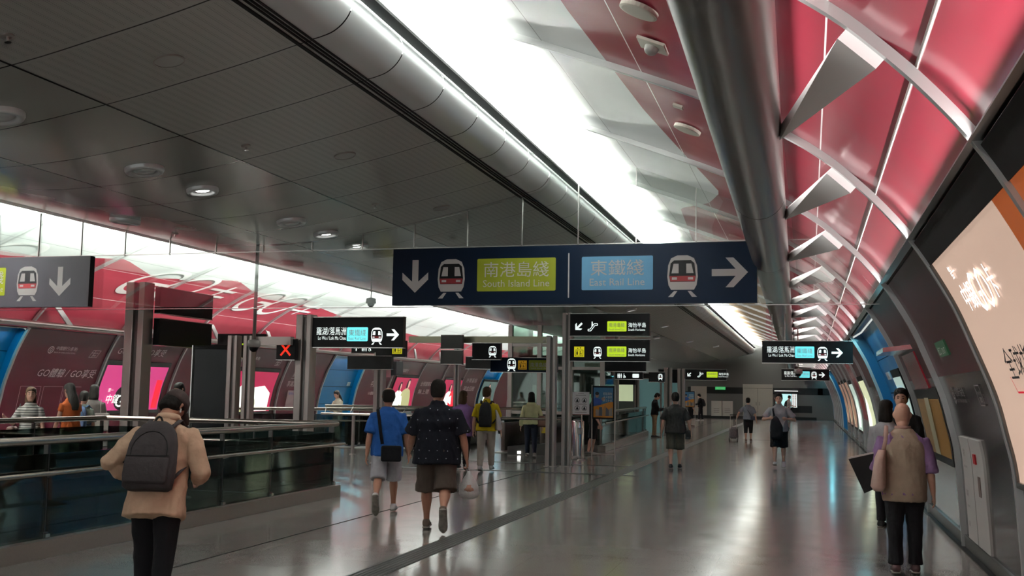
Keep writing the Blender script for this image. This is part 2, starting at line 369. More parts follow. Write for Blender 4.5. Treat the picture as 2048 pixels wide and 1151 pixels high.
def hand_mesh(b, f, sd, wr, d, curl=35, palm_n=None, n=8):
    h = f.H; d = d.normalized(); pn = Vector(palm_n) if palm_n else Vector((-sd, 0, 0)); pn = (pn - d * pn.dot(d)).normalized(); ac = d.cross(pn).normalized()
    if ac.dot(Vector((0, 1, 0))) < 0: ac = -ac     # towards the thumb side (front)
    P = [(wr - d * .01 * h, ac * .015 * h, pn * .011 * h), (wr + d * .012 * h, ac * .018 * h, pn * .010 * h), (wr + d * .035 * h, ac * .024 * h, pn * .009 * h), (wr + d * .054 * h, ac * .023 * h, pn * .008 * h)]
    b.ell(P, 10)
    for k, L in enumerate((.036, .043, .040, .031)):
        o = wr + d * .050 * h + ac * (.0175 - .0118 * k) * h; c = math.radians(curl); a1 = d * math.cos(c * .5) + pn * math.sin(c * .5); a2 = d * math.cos(c * 1.4) + pn * math.sin(c * 1.4); a3 = d * math.cos(c * 2.1) + pn * math.sin(c * 2.1)
        p1 = o + a1 * L * .45 * h; p2 = p1 + a2 * L * .32 * h; p3 = p2 + a3 * L * .25 * h
        b.tube([o - d * .008 * h, o, p1, p2, p3], [.0052 * h, .0054 * h, .0050 * h, .0045 * h, .0036 * h], n)
    t0 = wr + d * .018 * h + ac * .014 * h; t1 = t0 + (ac * .7 + d * .7 + pn * .25).normalized() * .024 * h; t2 = t1 + (d * .9 + ac * .2 + pn * .45).normalized() * .024 * h
    b.tube([t0 - ac * .008 * h, t0, t1, t2], [.0070 * h, .0068 * h, .0058 * h, .0044 * h], n)
def person(label, x, y, yaw, F, skin_m, top, bottom, hair, shoes, vox=.012, sleeve='short', legs='long', face=False, extras=None, group=None, hem=.50, top_m=None, grip=30, mirror_hand=None, collar=False, sleeve_w=1.0, loose=.012, leg_w=1.0):
    t = thing('person', label, 'person', (x, y, 0), math.radians(yaw), group); h = F.H
    # --- skin: one continuous body
    b = MB(); b.ell(F.torso(-.006), 20)
    nk = F.up((0, 0, .84 * h)); hb = F.headpt((0, -.012, -.045)); b.tube([nk - Vector((0, 0, .03 * h)), nk, hb], [.036 * h, .033 * h, .032 * h], 14)
    HP = [(-.068, .018, .026, .022), (-.056, .030, .036, .014), (-.035, .0385, .047, .006), (-.010, .0425, .053, .0), (.018, .0445, .056, -.003), (.042, .041, .052, -.005), (.058, .030, .038, -.006), (.068, .012, .016, -.006)]
    R = []
    for z, rx, ry, oy in HP:
        c = F.headpt((0, oy, z)); R.append((c, F.headpt((rx, oy, z)) - c, F.headpt((0, oy + ry, z)) - c))
    b.ell(R, 20)
    for sd in (-1, 1):     # ears
        b.tube([F.headpt((sd * .043, -.006, -.016)), F.headpt((sd * .048, -.010, .004)), F.headpt((sd * .046, -.004, .014))], [.006 * h, .009 * h, .006 * h], 8)
    if face:
        b.tube([F.headpt((0, .050, .010)), F.headpt((0, .060, -.008)), F.headpt((0, .062, -.014)), F.headpt((0, .052, -.020))], [.004 * h, .006 * h, .009 * h, .005 * h], 8)
        b.tube([F.headpt((-.012, .050, -.036)), F.headpt((0, .054, -.036)), F.headpt((.012, .050, -.036))], .005 * h, 8)
        b.tube([F.headpt((-.03, .044, .012)), F.headpt((0, .052, .012)), F.headpt((.03, .044, .012))], .005 * h, 8)
    g = .5 + .5 * F.g
    for sd in (-1, 1):
        sh, el, wr, d = F.A[sd]
        b.tube([F.up((sd * .05 * h, 0, .775 * h)), sh, sh + (el - sh) * .35, el, el + (wr - el) * .3, wr - (wr - el) * .12, wr], [.026 * h * g, .031 * h * g, .028 * h * g, .0225 * h * g, .024 * h * g, .0165 * h, .015 * h], 12)
        hand_mesh(b, F, sd, wr, (wr - el), grip if not isinstance(grip, dict) else grip[sd], palm_n=(mirror_hand or {}).get(sd))
        hp, kn, an, _, fp = F.L[sd]
        b.tube([hp + Vector((0, 0, .03 * h)), hp - Vector((0, 0, .03 * h)), hp + (kn - hp) * .5, kn, kn + (an - kn) * .3 - Vector((0, .006 * h, 0)), kn + (an - kn) * .75, an], [.055 * h * g, .054 * h * g, .045 * h * g, .031 * h * g, .033 * h * g, .022 * h, .020 * h], 14)
        b.ell([(F.footpt(an, fp, yy * h, zz * h), (rx * h, 0, 0), F.footpt(Vector(), fp, 0, rz * h)) for yy, zz, rx, rz in ((-.032, -.018, .014, .012), (-.01, -.015, .022, .018), (.04, -.02, .024, .014), (.10, -.027, .026, .008), (.125, -.028, .018, .006))], 12)
    for sd in (-1, 1): b.sphere(F.A[sd][1], .022 * h * g, 10, 8)
    b.build('body', skin_m, t, voxel=vox if vox < .011 else vox)
    # --- trousers / shorts
    b = MB(); lf = loose * .7
    b.ell([F.ring(.452, .070 * F.g + lf, .058 * F.g + lf), F.ring(.49, .094 * F.g + lf, .072 * F.g + lf, -.004), F.ring(.53, .098 * F.g + lf, .074 * F.g + lf), F.ring(.565, .092 * F.g + lf, .068 * F.g + lf)], 20)
    for sd in (-1, 1):
        hp, kn, an, _, fp = F.L[sd]; kk = kn + (an - kn) * .06
        if legs == 'long': P = [hp + Vector((0, 0, .02 * h)), hp + (kn - hp) * .4, kn, kn + (an - kn) * .5, an + (kn - an) * .06]; r = [.062, .056, .043, .037, .034 * leg_w]
        elif legs == 'capri': P = [hp + Vector((0, 0, .02 * h)), hp + (kn - hp) * .5, kn, kn + (an - kn) * .35]; r = [.062, .054, .043, .038]
        else: P = [hp + Vector((0, 0, .02 * h)), hp + (kn - hp) * .4, hp + (kn - hp) * .72, kk]; r = [.064, .062, .060, .060 * leg_w]
        b.tube(P, [q * h * g for q in r], 16)
    b.build('trousers' if legs == 'long' else 'shorts', bottom, t, voxel=max(vox, .011), fold=.009 if vox < .016 else .005, fseed=x + 5)
    # --- top
    b = MB(); zs = [(hem, None)]
    T = F.torso(loose, .56, .80); hm = F.ring(hem, .102 * F.g + loose * 1.3, .078 * F.g + loose * 1.3); h2 = F.ring((hem + .58) / 2, .100 * F.g + loose, .074 * F.g + loose)
    b.ell([hm, h2] + T[1:] + [F.ring(.818, .068 * F.w, .050, -.003), F.ring(.834, .052, .045, -.001), F.ring(.846, .044, .042)] + ([F.ring(.862, .042, .042)] if collar else []), 22)
    for sd in (-1, 1):
        sh, el, wr, d = F.A[sd]; base = F.up((sd * .055 * h * F.w, 0, .778 * h))
        if sleeve == 'none': continue
        if sleeve == 'short': P = [base, sh, sh + (el - sh) * .45, sh + (el - sh) * .80]; r = [.028, .034, .040, .046 * sleeve_w]
        elif sleeve == 'cap': P = [base, sh, sh + (el - sh) * .35]; r = [.026, .035, .038]
        elif sleeve == 'elbow': P = [base, sh, sh + (el - sh) * .6, el + (wr - el) * .1]; r = [.026, .037, .041, .042]
        else: P = [base, sh, sh + (el - sh) * .5, el, el + (wr - el) * .5, wr - (wr - el) * .06]; r = [.028, .039, .040, .038, .034, .026]; b.sphere(el, .035 * h * g, 14, 10)
        b.tube(P, [q * h * g for q in r], 14)
    b.build(top_m or 'shirt', top, t, voxel=max(vox, .011), fold=.017 if vox < .0105 else .011 if vox < .016 else .006, fseed=x)
    # --- shoes
    for sd in (-1, 1):
        hp, kn, an, _, fp = F.L[sd]; q = lambda yy, zz: F.footpt(an, fp, yy * h, zz * h); uz = F.footpt(Vector(), fp, 0, 1)
        s_ = MB().ell([(q(yy, zz), (rx * h, 0, 0), uz * rz * h) for yy, zz, rx, rz in ((-.052, -.018, .012, .012), (-.045, -.012, .024, .022), (-.01, -.004, .027, .030), (.035, -.013, .027, .020), (.08, -.020, .030, .014), (.118, -.024, .026, .010), (.138, -.026, .012, .006))], 16).build('shoe', shoes, t, smooth=True)
        MB().ell([(q(yy, -.0335), (rx * h, 0, 0), uz * .006 * h) for yy, rx in ((-.056, .014), (-.046, .026), (0, .026), (.04, .026), (.085, .032), (.12, .028), (.145, .012))], 16).build('shoe_sole', sole_mat(), s_, smooth=True)
    # --- hair
    if hair:
        kind, hm_ = hair; b = MB()
        if kind in ('short', 'thin', 'long', 'bob', 'tied'):
            A = [(-.044, .030, .024, -.034), (-.030, .044, .040, -.022), (-.008, .0495, .052, -.014), (.020, .0505, .0575, -.009), (.046, .0475, .0555, -.007), (.064, .036, .044, -.007), (.0745, .016, .020, -.007)]
            if kind == 'thin': A = A[:4] + [(.040, .048, .050, -.016), (.054, .030, .030, -.03)]
            R = []
            for z, rx, ry, oy in A:
                c = F.headpt((0, oy, z)); R.append((c, F.headpt((rx, oy, z)) - c, F.headpt((0, oy + ry, z)) - c))
            b.ell(R, 20)
        if kind == 'long': 
            R = []
            for z, rx, ry, oy in ((.0, .047, .040, -.022), (-.05, .050, .036, -.034), (-.10, .056, .030, -.045), (-.16, .052, .024, -.052), (-.21, .034, .014, -.055)):
                c = F.headpt((0, oy, z)); R.append((c, F.headpt((rx, oy, z)) - c, F.headpt((0, oy + ry, z)) - c))
            b.ell(R[::-1], 18)
        if kind == 'bob':
            R = []
            for z, rx, ry, oy in ((.01, .050, .046, -.016), (-.04, .055, .044, -.020), (-.085, .054, .038, -.026), (-.105, .040, .024, -.028)):
                c = F.headpt((0, oy, z)); R.append((c, F.headpt((rx, oy, z)) - c, F.headpt((0, oy + ry, z)) - c))
            b.ell(R[::-1], 18)
        if kind == 'tied': b.sphere(F.headpt((0, -.062, -.01)), .024 * h, 12, 8)
        b.build('hair', hm_, t, voxel=max(.010, vox * .8))
    if face:
        for sd in (-1, 1):
            MB().sphere(F.headpt((sd * .017, .050, .002)), (.0065 * h, .004 * h, .0045 * h), 10, 8).build('eye', mat('eye_dark', (.015, .01, .01), .2), t, smooth=True)
            MB().tube([F.headpt((sd * .009, .055, .016)), F.headpt((sd * .026, .051, .017))], .0025 * h, 6).build('eyebrow', hairb, t)
        MB().tube([F.headpt((-.012, .0555, -.036)), F.headpt((.012, .0555, -.036))], .0035 * h, 8).build('mouth', mat('lips', (.30, .08, .07), .5), t, smooth=True)
    if extras: extras(t, F)
    return t
def item(name, label, cat, person_t):
    t = thing(name, label, cat, person_t.location[:], person_t.rotation_euler.z); return t
def strap(pts, w, th, m, parent, name='strap', n=8): o = MB().tube(pts, w, n, flat=th / w).build(name, m, parent, smooth=True); return o
def backpack(pt, F, label, m, back=-1, zc=.68, w=.105, hh=.145, dp=.055, straps=True, m2=None):
    h = F.H; t = item('backpack', label, 'backpack', pt); y0 = back * (.072 * F.g + .012) * h
    R = []
    for k, (z, rx, ry) in enumerate(((-1, .80, .75), (-.94, .94, .95), (-.6, 1, 1), (-.2, .99, .98), (.3, .93, .86), (.65, .80, .70), (.88, .58, .5), (1, .30, .28))):
        c = F.up((0, y0 + back * dp * h * ry * .9, (zc + z * hh) * h)); R.append((c, (w * h * rx, 0, 0), rotx((0, dp * h * ry, 0), -F.lean)))
    MB().ell(R, 28, p=3.2).build('bag_body', m, t, smooth=True)
    R = []
    for z, rx, ry in ((-.88, .78, .5), (-.8, .86, .9), (-.45, .88, 1.0), (-.2, .86, .9), (-.14, .8, .5)):
        c = F.up((0, y0 + back * dp * h * 1.75, (zc + z * hh) * h)); R.append((c, (w * h * rx, 0, 0), rotx((0, .018 * h * ry, 0), -F.lean)))
    MB().ell(R, 24, p=3).build('front_pocket', m2 or m, t, smooth=True)
    MB().tube([F.up((w * .84 * a * h, y0 + back * dp * h * 1.86, (zc - .10 * hh + .0) * h)) for a in (-1, -.5, 0, .5, 1)], .0022 * h, 6).build('zip', blackm, t)
    MB().tube([F.up((w * .72 * math.sin(a) * h, y0 + back * dp * h * (1.72 - .35 * abs(math.cos(a))), (zc + (.02 + .62 * math.cos(a)) * hh) * h)) for a in [math.radians(q) for q in range(-100, 101, 20)]], .0022 * h, 6).build('zip', blackm, t)
    MB().tube([F.up((.018 * a * h, y0 + back * .02 * h, (zc + (.98 + .16 * (1 - a * a)) * hh) * h)) for a in (-1, -.5, 0, .5, 1)], .005 * h, 8).build('grab_handle', blackm, t)
    if straps:
        for sd in (-1, 1):
            pts = [F.up((sd * .055 * h, y0, (zc + hh * .86) * h)), F.up((sd * .066 * h, -back * -.02 * h, .838 * h)), F.up((sd * .078 * h, -back * .055 * h, .80 * h)), F.up((sd * .088 * h, -back * .092 * h * F.g, .74 * h)), F.up((sd * .104 * F.g * h, -back * .05 * h, .66 * h)), F.up((sd * .104 * F.g * h, y0 * .6, .60 * h)), F.up((sd * .085 * h, y0 + back * .01, (zc - .7 * hh) * h))]
            strap(pts, .014 * h, .004 * h, m, t)
    return t
# 1 ---- man in cap with backpack, nearest
tan_shirt = cloth('shirt_apricot', (.50, .33, .23)); blackc = cloth('trousers_black', (.010, .010, .012)); greyc = cloth('backpack_grey', (.045, .038, .040))
F = Fig(1.66, 1.08, 1.04, 16, legs=((6, 2), (-8, 6)), arms=((-10, 40, 78, 38), (2, 24, 82, 32)), head=(38, -22), foot=(2, 4))
def ex(t, F):
    b = MB(); R = []
    for z, rx, ry, oy in ((.008, .0535, .062, -.004), (.030, .0535, .062, -.005), (.055, .048, .056, -.006), (.072, .034, .040, -.007), (.080, .012, .015, -.007)):
        c = F.headpt((0, oy, z)); R.append((c, F.headpt((rx, oy, z)) - c, F.headpt((0, oy + ry, z)) - c))
    cp = b.ell(R, 24).build('cap', cloth('cap_brown', (.055, .040, .038)), t, smooth=True)
    MB().ell([(F.headpt((0, y_, z_)), F.headpt((w_, y_, z_)) - F.headpt((0, y_, z_)), F.headpt((0, y_, z_ + .003)) - F.headpt((0, y_, z_))) for y_, z_, w_ in ((.045, .014, .045), (.07, .010, .040), (.095, .002, .030), (.103, -.002, .012))], 14).build('cap_peak', MATS['cap_brown'], cp, smooth=True)
    R = [F.ring(.836, .060, .056, .004), F.ring(.852, .058, .056, .004), F.ring(.868, .050, .050, .006)]
    MB().ell(R, 20).build('rolled_collar', tan_shirt, t, smooth=True)
    MB().tube([F.headpt((.047, .0, -.012)), F.headpt((.049, .008, -.028))], .004 * F.H, 8).build('earbud', whitep, t)
p = person('man in a brown cap and apricot shirt walking away with a dark backpack', -4.63, 6.85, 14, F, skin, tan_shirt, blackc, ('short', hairb), cloth('shoe_black', (.02, .02, .02)), vox=.0085, sleeve='long', legs='long', extras=ex, hem=.405, loose=.020, collar=True)
backpack(p, F, 'dark grey backpack worn by the man in the brown cap', greyc, zc=.655, w=.112, hh=.155, dp=.05)
# 2 ---- man in blue T-shirt
F = Fig(1.655, 1.08, 1.10, 2, legs=((-20, 34), (14, 2)), arms=((-10, 10, 8, 0), (4, 13, 10, 0)), head=(4, 4), foot=(58, 0))
def ex(t, F): pass
p = person('balding man in a bright blue T-shirt and pale grey shorts walking away', -5.5, 13.35, 18, F, skin, cloth('tee_blue', (.018, .085, .30)), cloth('shorts_pale', (.34, .33, .36)), ('thin', hairb), cloth('shoe_white', (.45, .42, .42)), vox=.010, legs='short', extras=ex, hem=.455, loose=.016, sleeve_w=1.12)
t = item('shoulder_bag', 'black shoulder bag hanging on the back of the man in blue', 'bag', p); h = F.H
MB().box(F.up((.045 * h, -.125 * h, .475 * h)), (.27, .08, .21), bev=.025).build('bag_body', cloth('bag_black', (.008, .008, .010)), t)
strap([F.up((-.075 * h, .02 * h, .842 * h)), F.up((-.08 * h, -.04 * h, .825 * h)), F.up((-.065 * h, -.085 * h, .76 * h)), F.up((-.05 * h, -.103 * h, .66 * h)), F.up((-.03 * h, -.108 * h, .55 * h))], .013 * h, .005 * h, MATS['bag_black'], t)
# 3 ---- large man in black patterned shirt
def dotcloth():
    m = mat('shirt_dotted', (.006, .007, .012), .9, spec=.2); nt = m.node_tree; p_ = nt.nodes['Principled BSDF']; tc = nt.nodes.new('ShaderNodeTexCoord'); sp = nt.nodes.new('ShaderNodeSeparateXYZ'); cb = nt.nodes.new('ShaderNodeCombineXYZ')
    v = nt.nodes.new('ShaderNodeTexVoronoi'); v.voronoi_dimensions = '2D'; v.inputs['Randomness'].default_value = .35; v.inputs['Scale'].default_value = 8.5; nt.links.new(tc.outputs['Object'], sp.inputs[0]); nt.links.new(sp.outputs[0], cb.inputs[0]); nt.links.new(sp.outputs[2], cb.inputs[1]); nt.links.new(cb.outputs[0], v.inputs['Vector'])
    nt.links.new(ramp_mix(nt, math_(nt, 'LESS_THAN', v.outputs['Distance'], .052), (.006, .007, .012), (.30, .32, .36)), p_.inputs['Base Color'])
    n = nt.nodes.new('ShaderNodeTexNoise'); n.inputs['Scale'].default_value = 9; nt.links.new(tc.outputs['Object'], n.inputs['Vector']); b = nt.nodes.new('ShaderNodeBump'); b.inputs['Strength'].default_value = .6; b.inputs['Distance'].default_value = .02; nt.links.new(n.outputs[0], b.inputs['Height']); nt.links.new(b.outputs[0], p_.inputs['Normal']); return m
F = Fig(1.75, 1.22, 1.36, 1, legs=((10, 0), (-12, 44)), arms=((16, 16, 34, 0), (2, 17, 12, 0)), head=(4, -6), foot=(0, 56), spread=.058)
p = person('large man in a black patterned shirt and brown shorts carrying a plastic bag', -4.3, 12.0, 16, F, skin, dotcloth(), cloth('shorts_brown', (.060, .045, .037)), ('short', hairb), cloth('shoe_brown', (.10, .075, .06)), vox=.010, legs='short', hem=.44, loose=.018, collar=True, sleeve_w=1.15, grip={-1: 30, 1: 75}, leg_w=1.15)
hw = F.A[1][2]; t = item('plastic_bag', 'crumpled white plastic carrier bag held by the man in the patterned shirt', 'bag', p); c = hw + Vector((.03, 0, -.14))
def pbag():
    m = mat('plastic_white', (.42, .40, .40), .3, bump=.9, bscale=14, var=.25, vscale=9); return m
R = []
for z, rx, ry in ((0, .018, .015), (-.05, .04, .03), (-.10, .075, .05), (-.18, .115, .07), (-.26, .125, .08), (-.31, .10, .07), (-.33, .05, .04)): R.append((c + Vector((.03 * -z, .0, z)), (rx, 0, 0), (0, ry, 0)))
MB().ell(R, 20).build('bag_body', pbag(), t, smooth=True)
for sx in (-.02, .02): MB().tube([c + Vector((sx, 0, -.02)), hw + Vector((sx * .5, 0, -.07)), hw + Vector((0, .0, -.06))], .007, 6).build('handle', MATS['plastic_white'], t, smooth=True)
MB().ell([(c + Vector((.008, -.02, -.27)), (.05, 0, 0), (0, .05, 0)), (c + Vector((.008, -.02, -.22)), (.09, 0, 0), (0, .062, 0)), (c + Vector((.008, -.02, -.16)), (.05, 0, 0), (0, .05, 0))], 14).build('contents', mat('bag_contents', (.30, .15, .10), .6, var=.5, vscale=20), t, smooth=True)
# 4 ---- woman in purple, 5 yellow shirt, 6 hoodie
F = Fig(1.60, .95, 1.05, 2, legs=((8, 0), (-8, 12)), arms=((8, 10, 30, 0), (5, 12, 30, 0)), head=(2, -18), foot=(0, 15))
person('woman with short brown hair in a loose purple top walking away', -7.0, 21.1, 12, F, skin2, cloth('top_purple', (.25, .14, .36)), blackc, ('bob', hairbr), cloth('shoe_dark', (.03, .03, .03)), vox=.014, sleeve='elbow', hem=.42, loose=.022)
F = Fig(1.70, 1.05, 1.08, 2, legs=((-10, 6), (12, 0)), arms=((-4, 12, 22, 0), (2, 14, 14, 0)), head=(2, -22), foot=(10, 0))
p = person('man in a yellow polo shirt and pale trousers walking away', -6.45, 21.0, 10, F, skin2, cloth('polo_yellow', (.46, .34, .01)), cloth('trousers_stone', (.36, .31, .27)), ('short', hairbr), cloth('shoe_white', (.45, .42, .42)), vox=.014, hem=.475, loose=.016, collar=True)
backpack(p, F, 'black backpack on the man in the yellow shirt', cloth('backpack_black', (.018, .018, .02)), zc=.67, w=.080, hh=.150, dp=.05)
t = item('tote_bag', 'white tote bag under the right arm of the man in yellow', 'bag', p); MB().ell([((.26, -.02, .86), (.05, 0, 0), (0, .14, 0)), ((.26, -.02, .90), (.07, 0, 0), (0, .17, 0)), ((.24, -.02, 1.15), (.04, 0, 0), (0, .15, 0)), ((.20, -.02, 1.28), (.02, 0, 0), (0, .06, 0))], 16).build('bag_body', cloth('canvas_white', (.55, .52, .5)), t, smooth=True); strap([(.20, -.02, 1.27), (.18, -.02, 1.38), (.17, .03, 1.42)], .012, .005, MATS['canvas_white'], t)
F = Fig(1.61, .96, .98, 1, legs=((6, 0), (-6, 8)), arms=((0, 14, 14, 0), (2, 18, 18, 0)), head=(2, 0), foot=(0, 8))
def ex(t, F):
    MB().ell([F.ring(.772, .060, .02, -.062), F.ring(.79, .085, .034, -.055), F.ring(.82, .078, .040, -.040), F.ring(.845, .060, .040, -.022)], 18).build('hood', cloth('hoodie_lemon', (.55, .55, .30)), t, smooth=True)
p = person('woman in a pale lemon hooded jacket and dark leggings by the escalator', -6.85, 26.2, 16, F, skin2, cloth('hoodie_lemon', (.55, .55, .30)), cloth('leggings_navy', (.010, .012, .022)), ('bob', hairb), cloth('shoe_grey', (.25, .24, .22)), vox=.014, sleeve='long', hem=.50, loose=.024, extras=ex)
t = item('shoulder_bag', 'brown leather shoulder bag on the woman in the lemon jacket', 'bag', p); MB().ell([((.27, -.04, .78), (.10, 0, 0), (0, .06, 0)), ((.27, -.04, .82), (.13, 0, 0), (0, .08, 0)), ((.27, -.04, .98), (.12, 0, 0), (0, .07, 0)), ((.26, -.04, 1.06), (.07, 0, 0), (0, .03, 0))], 18, p=2.6).build('bag_body', mat('leather_brown', (.16, .08, .055), .5), t, smooth=True); strap([(.20, -.04, 1.04), (.17, -.06, 1.2), (.15, -.02, 1.34)], .012, .006, blackm, t)
# 7 ---- man in dark shirt, middle of corridor
F = Fig(1.67, 1.12, 1.15, 0, legs=((-4, 2), (6, 4)), arms=((-6, 14, 12, 0), (6, 20, 12, 0)), head=(8, 6), foot=(2, 2))
p = person('man in a charcoal T-shirt and camouflage shorts walking away down the corridor', -2.9, 23.9, 5, F, skin2, cloth('tee_charcoal', (.020, .020, .019)), mat('shorts_camo', (.035, .032, .022), .9, var=.6, vscale=22), ('short', hairb), cloth('shoe_black', (.02, .02, .02)), vox=.014, legs='short', hem=.46, loose=.018, sleeve_w=1.1)
t = item('belt_bag', 'small black bag at the right hip of the man in charcoal', 'bag', p); MB().box((.28, .02, .76), (.12, .12, .2), bev=.02).build('bag_body', blackm, t); strap([(.24, 0, .86), (.2, -.05, 1.1), (.0, -.15, 1.35)], .01, .005, blackm, t)
# 8 ---- person with phone; 9 behind poster; 10 behind far poster; 11 far man
F = Fig(1.70, 1.0, .98, 3, legs=((3, 2), (-3, 2)), arms=((25, 6, 80, 15), (25, 6, 80, 15)), head=(28, 0), foot=(0, 0))
p = person('man in a black jacket and khaki trousers looking down at his phone', -5.72, 40.6, -75, F, skin2, cloth('jacket_black', (.012, .012, .014)), cloth('trousers_khaki', (.20, .14, .085)), ('short', hairb), cloth('shoe_black', (.02, .02, .02)), vox=.018, sleeve='long', hem=.50, face=True)
t = item('mobile_phone', 'dark phone held by the man in the black jacket', 'phone', p); MB().box((.0, .33, 1.14), (.08, .012, .15), bev=.004).build('phone_body', black, t)
F = Fig(1.70, 1.0, 1.0, 0, legs=((4, 14), (-10, 4)), arms=((5, 8, 20, 0), (5, 8, 20, 0)), head=(10, 0), foot=(0, 0))
person('person in black shorts and patterned shoes standing behind the nearer poster stand', -5.6, 28.1, -70, F, skin2, cloth('tee_black', (.012, .012, .013)), cloth('shorts_black', (.010, .010, .011)), ('short', hairb), mat('shoe_patterned', (.2, .19, .18), .7, var=.9, vscale=40), vox=.016, legs='short', hem=.50)
F = Fig(1.68, 1.0, 1.0, 0, legs=((4, 2), (-4, 2)), arms=((5, 8, 20, 0), (5, 8, 20, 0)), foot=(0, 0))
person('person in dark shorts standing behind the distant poster stand', -5.95, 55.6, -60, F, skin2, cloth('tee_black', (.012, .012, .013)), cloth('shorts_black', (.010, .010, .011)), ('short', hairb), cloth('shoe_maroon', (.06, .02, .02)), vox=.02, legs='short')
F = Fig(1.72, 1.02, 1.0, 3, legs=((8, 4), (-6, 4)), arms=((20, 8, 70, 10), (10, 10, 50, 0)), head=(20, 0), foot=(0, 0))
p = person('distant man in black clothes looking down beside the end wall cabinets', -6.75, 69.0, 80, F, skin2, cloth('jacket_black', (.012, .012, .014)), blackc, ('short', hairb), cloth('shoe_white', (.45, .42, .42)), vox=.022, sleeve='long', face=True)
backpack(p, F, 'small dark backpack on the distant man by the end wall', cloth('backpack_black', (.018, .018, .02)), zc=.67, w=.085, hh=.14, dp=.05)
# 12 ---- woman with trolley
F = Fig(1.56, 1.0, 1.08, 2, legs=((-4, 2), (5, 2)), arms=((-16, 40, 30, 0), (0, 18, 12, 0)), head=(2, -12), foot=(0, 0))
p = person('woman in a grey-blue top and black capris pulling a shopping trolley', -2.15, 39.6, 0, F, skin2, cloth('top_slate', (.11, .115, .135)), cloth('shorts_black', (.010, .010, .011)), ('tied', hairb), cloth('sandal', (.10, .06, .05)), vox=.016, sleeve='short', legs='capri', hem=.50)
t = item('shoulder_bag', 'small dark shoulder bag across the back of the woman with the trolley', 'bag', p); strap([F.up((-.07 * 1.56, -.05, .83 * 1.56)), F.up((.0, -.14, .70 * 1.56)), F.up((.12, -.14, .58 * 1.56))], .012, .006, blackm, t); MB().box((.17, -.12, .84), (.16, .07, .14), bev=.02).build('bag_body', cloth('bag_slate', (.03, .035, .05)), t)
t = thing('shopping_trolley', 'two-wheeled shopping trolley with a dark patterned bag pulled by the woman', 'trolley', (-2.66, 39.35, 0)); MB().ell([((0, 0, .10), (.15, 0, 0), (0, .10, 0)), ((0, 0, .16), (.17, 0, 0), (0, .12, 0)), ((0, 0, .45), (.15, 0, 0), (0, .11, 0)), ((0, 0, .52), (.08, 0, 0), (0, .06, 0))], 18, p=3).build('bag_body', mat('trolley_pattern', (.07, .06, .065), .9, var=.9, vscale=25), t, smooth=True)
for sx in (-.11, .11):
    MB().tube([(sx, -.08, .10), (sx, -.08, .95)], .012, 8).build('frame_tube', steel, t); MB().lathe((0, 0, 0), [(-.02, .001), (-.02, .07), (.02, .07), (.02, .001)], 18).build('wheel', rubber, t); t.children[-1].rotation_euler = (0, PI / 2, 0); t.children[-1].location = (sx * 1.3, -.1, .07)
MB().tube([(-.12, -.08, .95), (.12, -.08, .95)], .016, 8).build('handle', blackm, t)
# 13 ---- man walking towards the camera
F = Fig(1.65, 1.12, 1.12, 0, legs=((-8, 8), (12, 4)), arms=((14, 34, 86, 52), (14, 34, 86, 46)), head=(6, 0), foot=(16, -8))
p = person('man in a light grey polo and black shorts walking towards the camera', -.68, 25.4, 180, F, skin2, cloth('polo_grey', (.24, .24, .25)), cloth('shorts_black', (.010, .010, .011)), ('short', hairb), cloth('shoe_white', (.45, .42, .42)), vox=.013, legs='short', hem=.47, face=True, collar=True, mirror_hand={-1: (0, -1, 0), 1: (0, -1, 0)})
t = item('sling_bag', 'black sling bag worn across the front of the man in grey', 'bag', p); h = F.H; MB().ell([((.06, .19, .66), (.10, 0, 0), (0, .05, 0)), ((.05, .20, .72), (.14, 0, 0), (0, .06, 0)), ((.05, .20, .95), (.14, 0, 0), (0, .06, 0)), ((.08, .18, 1.14), (.08, 0, 0), (0, .04, 0)), ((.10, .15, 1.20), (.04, 0, 0), (0, .02, 0))], 20, p=3).build('bag_body', cloth('bag_black', (.008, .008, .010)), t, smooth=True)
strap([(.10, .16, 1.18), (.13, .13, 1.34), (.12, .0, 1.405), (.05, -.10, 1.3), (-.12, -.15, 1.05), (-.22, -.05, .9), (-.2, .12, .84), (-.02, .21, .80)], .020, .006, MATS['bag_black'], t)
# 14 ---- far walker
F = Fig(1.66, 1.0, 1.0, 4, legs=((16, 4), (-16, 16)), arms=((20, 8, 50, 0), (20, 8, 60, 0)), head=(10, 0), foot=(0, 30))
p = person('distant walker in a white shirt and dark trousers passing the lit screen', -1.35, 73.5, -70, F, skin2, cloth('shirt_white', (.42, .40, .38)), blackc, ('short', hairbr), cloth('shoe_white', (.45, .42, .42)), vox=.022, hem=.47, face=True)
backpack(p, F, 'small dark backpack on the distant walker', cloth('backpack_black', (.018, .018, .02)), zc=.66, w=.07, hh=.12, dp=.04)
# 15 ---- old man in vest
F = Fig(1.57, 1.06, 1.06, 3, legs=((-4, 3), (4, 3)), arms=((-4, 16, 40, 20), (-4, 12, 12, 0)), head=(10, -4), foot=(4, 4))
vestm = cloth('vest_beige', (.30, .24, .18)); purp = cloth('polo_lilac', (.20, .12, .24))
def ex(t, F):
    MB().ell([F.ring(.415, .122, .098), F.ring(.435, .126, .102), F.ring(.50, .132, .108), F.ring(.58, .128, .104), F.ring(.66, .130, .102), F.ring(.72, .134, .100), F.ring(.760, .130, .090), F.ring(.785, .116, .080), F.ring(.810, .092, .066), F.ring(.832, .066, .054), F.ring(.848, .054, .050)], 28).build('vest', vestm, t, voxel=.011, fold=.008)
    MB().ell([F.ring(.417, .1225, .0985), F.ring(.423, .1235, .0995)], 28).build('hem_piping', mat('piping_pale', (.42, .34, .28), .7), t)
    MB().ell([F.ring(.842, .050, .049), F.ring(.866, .047, .047)], 20).build('collar', cloth('collar_pink', (.30, .18, .15)), t, smooth=True)
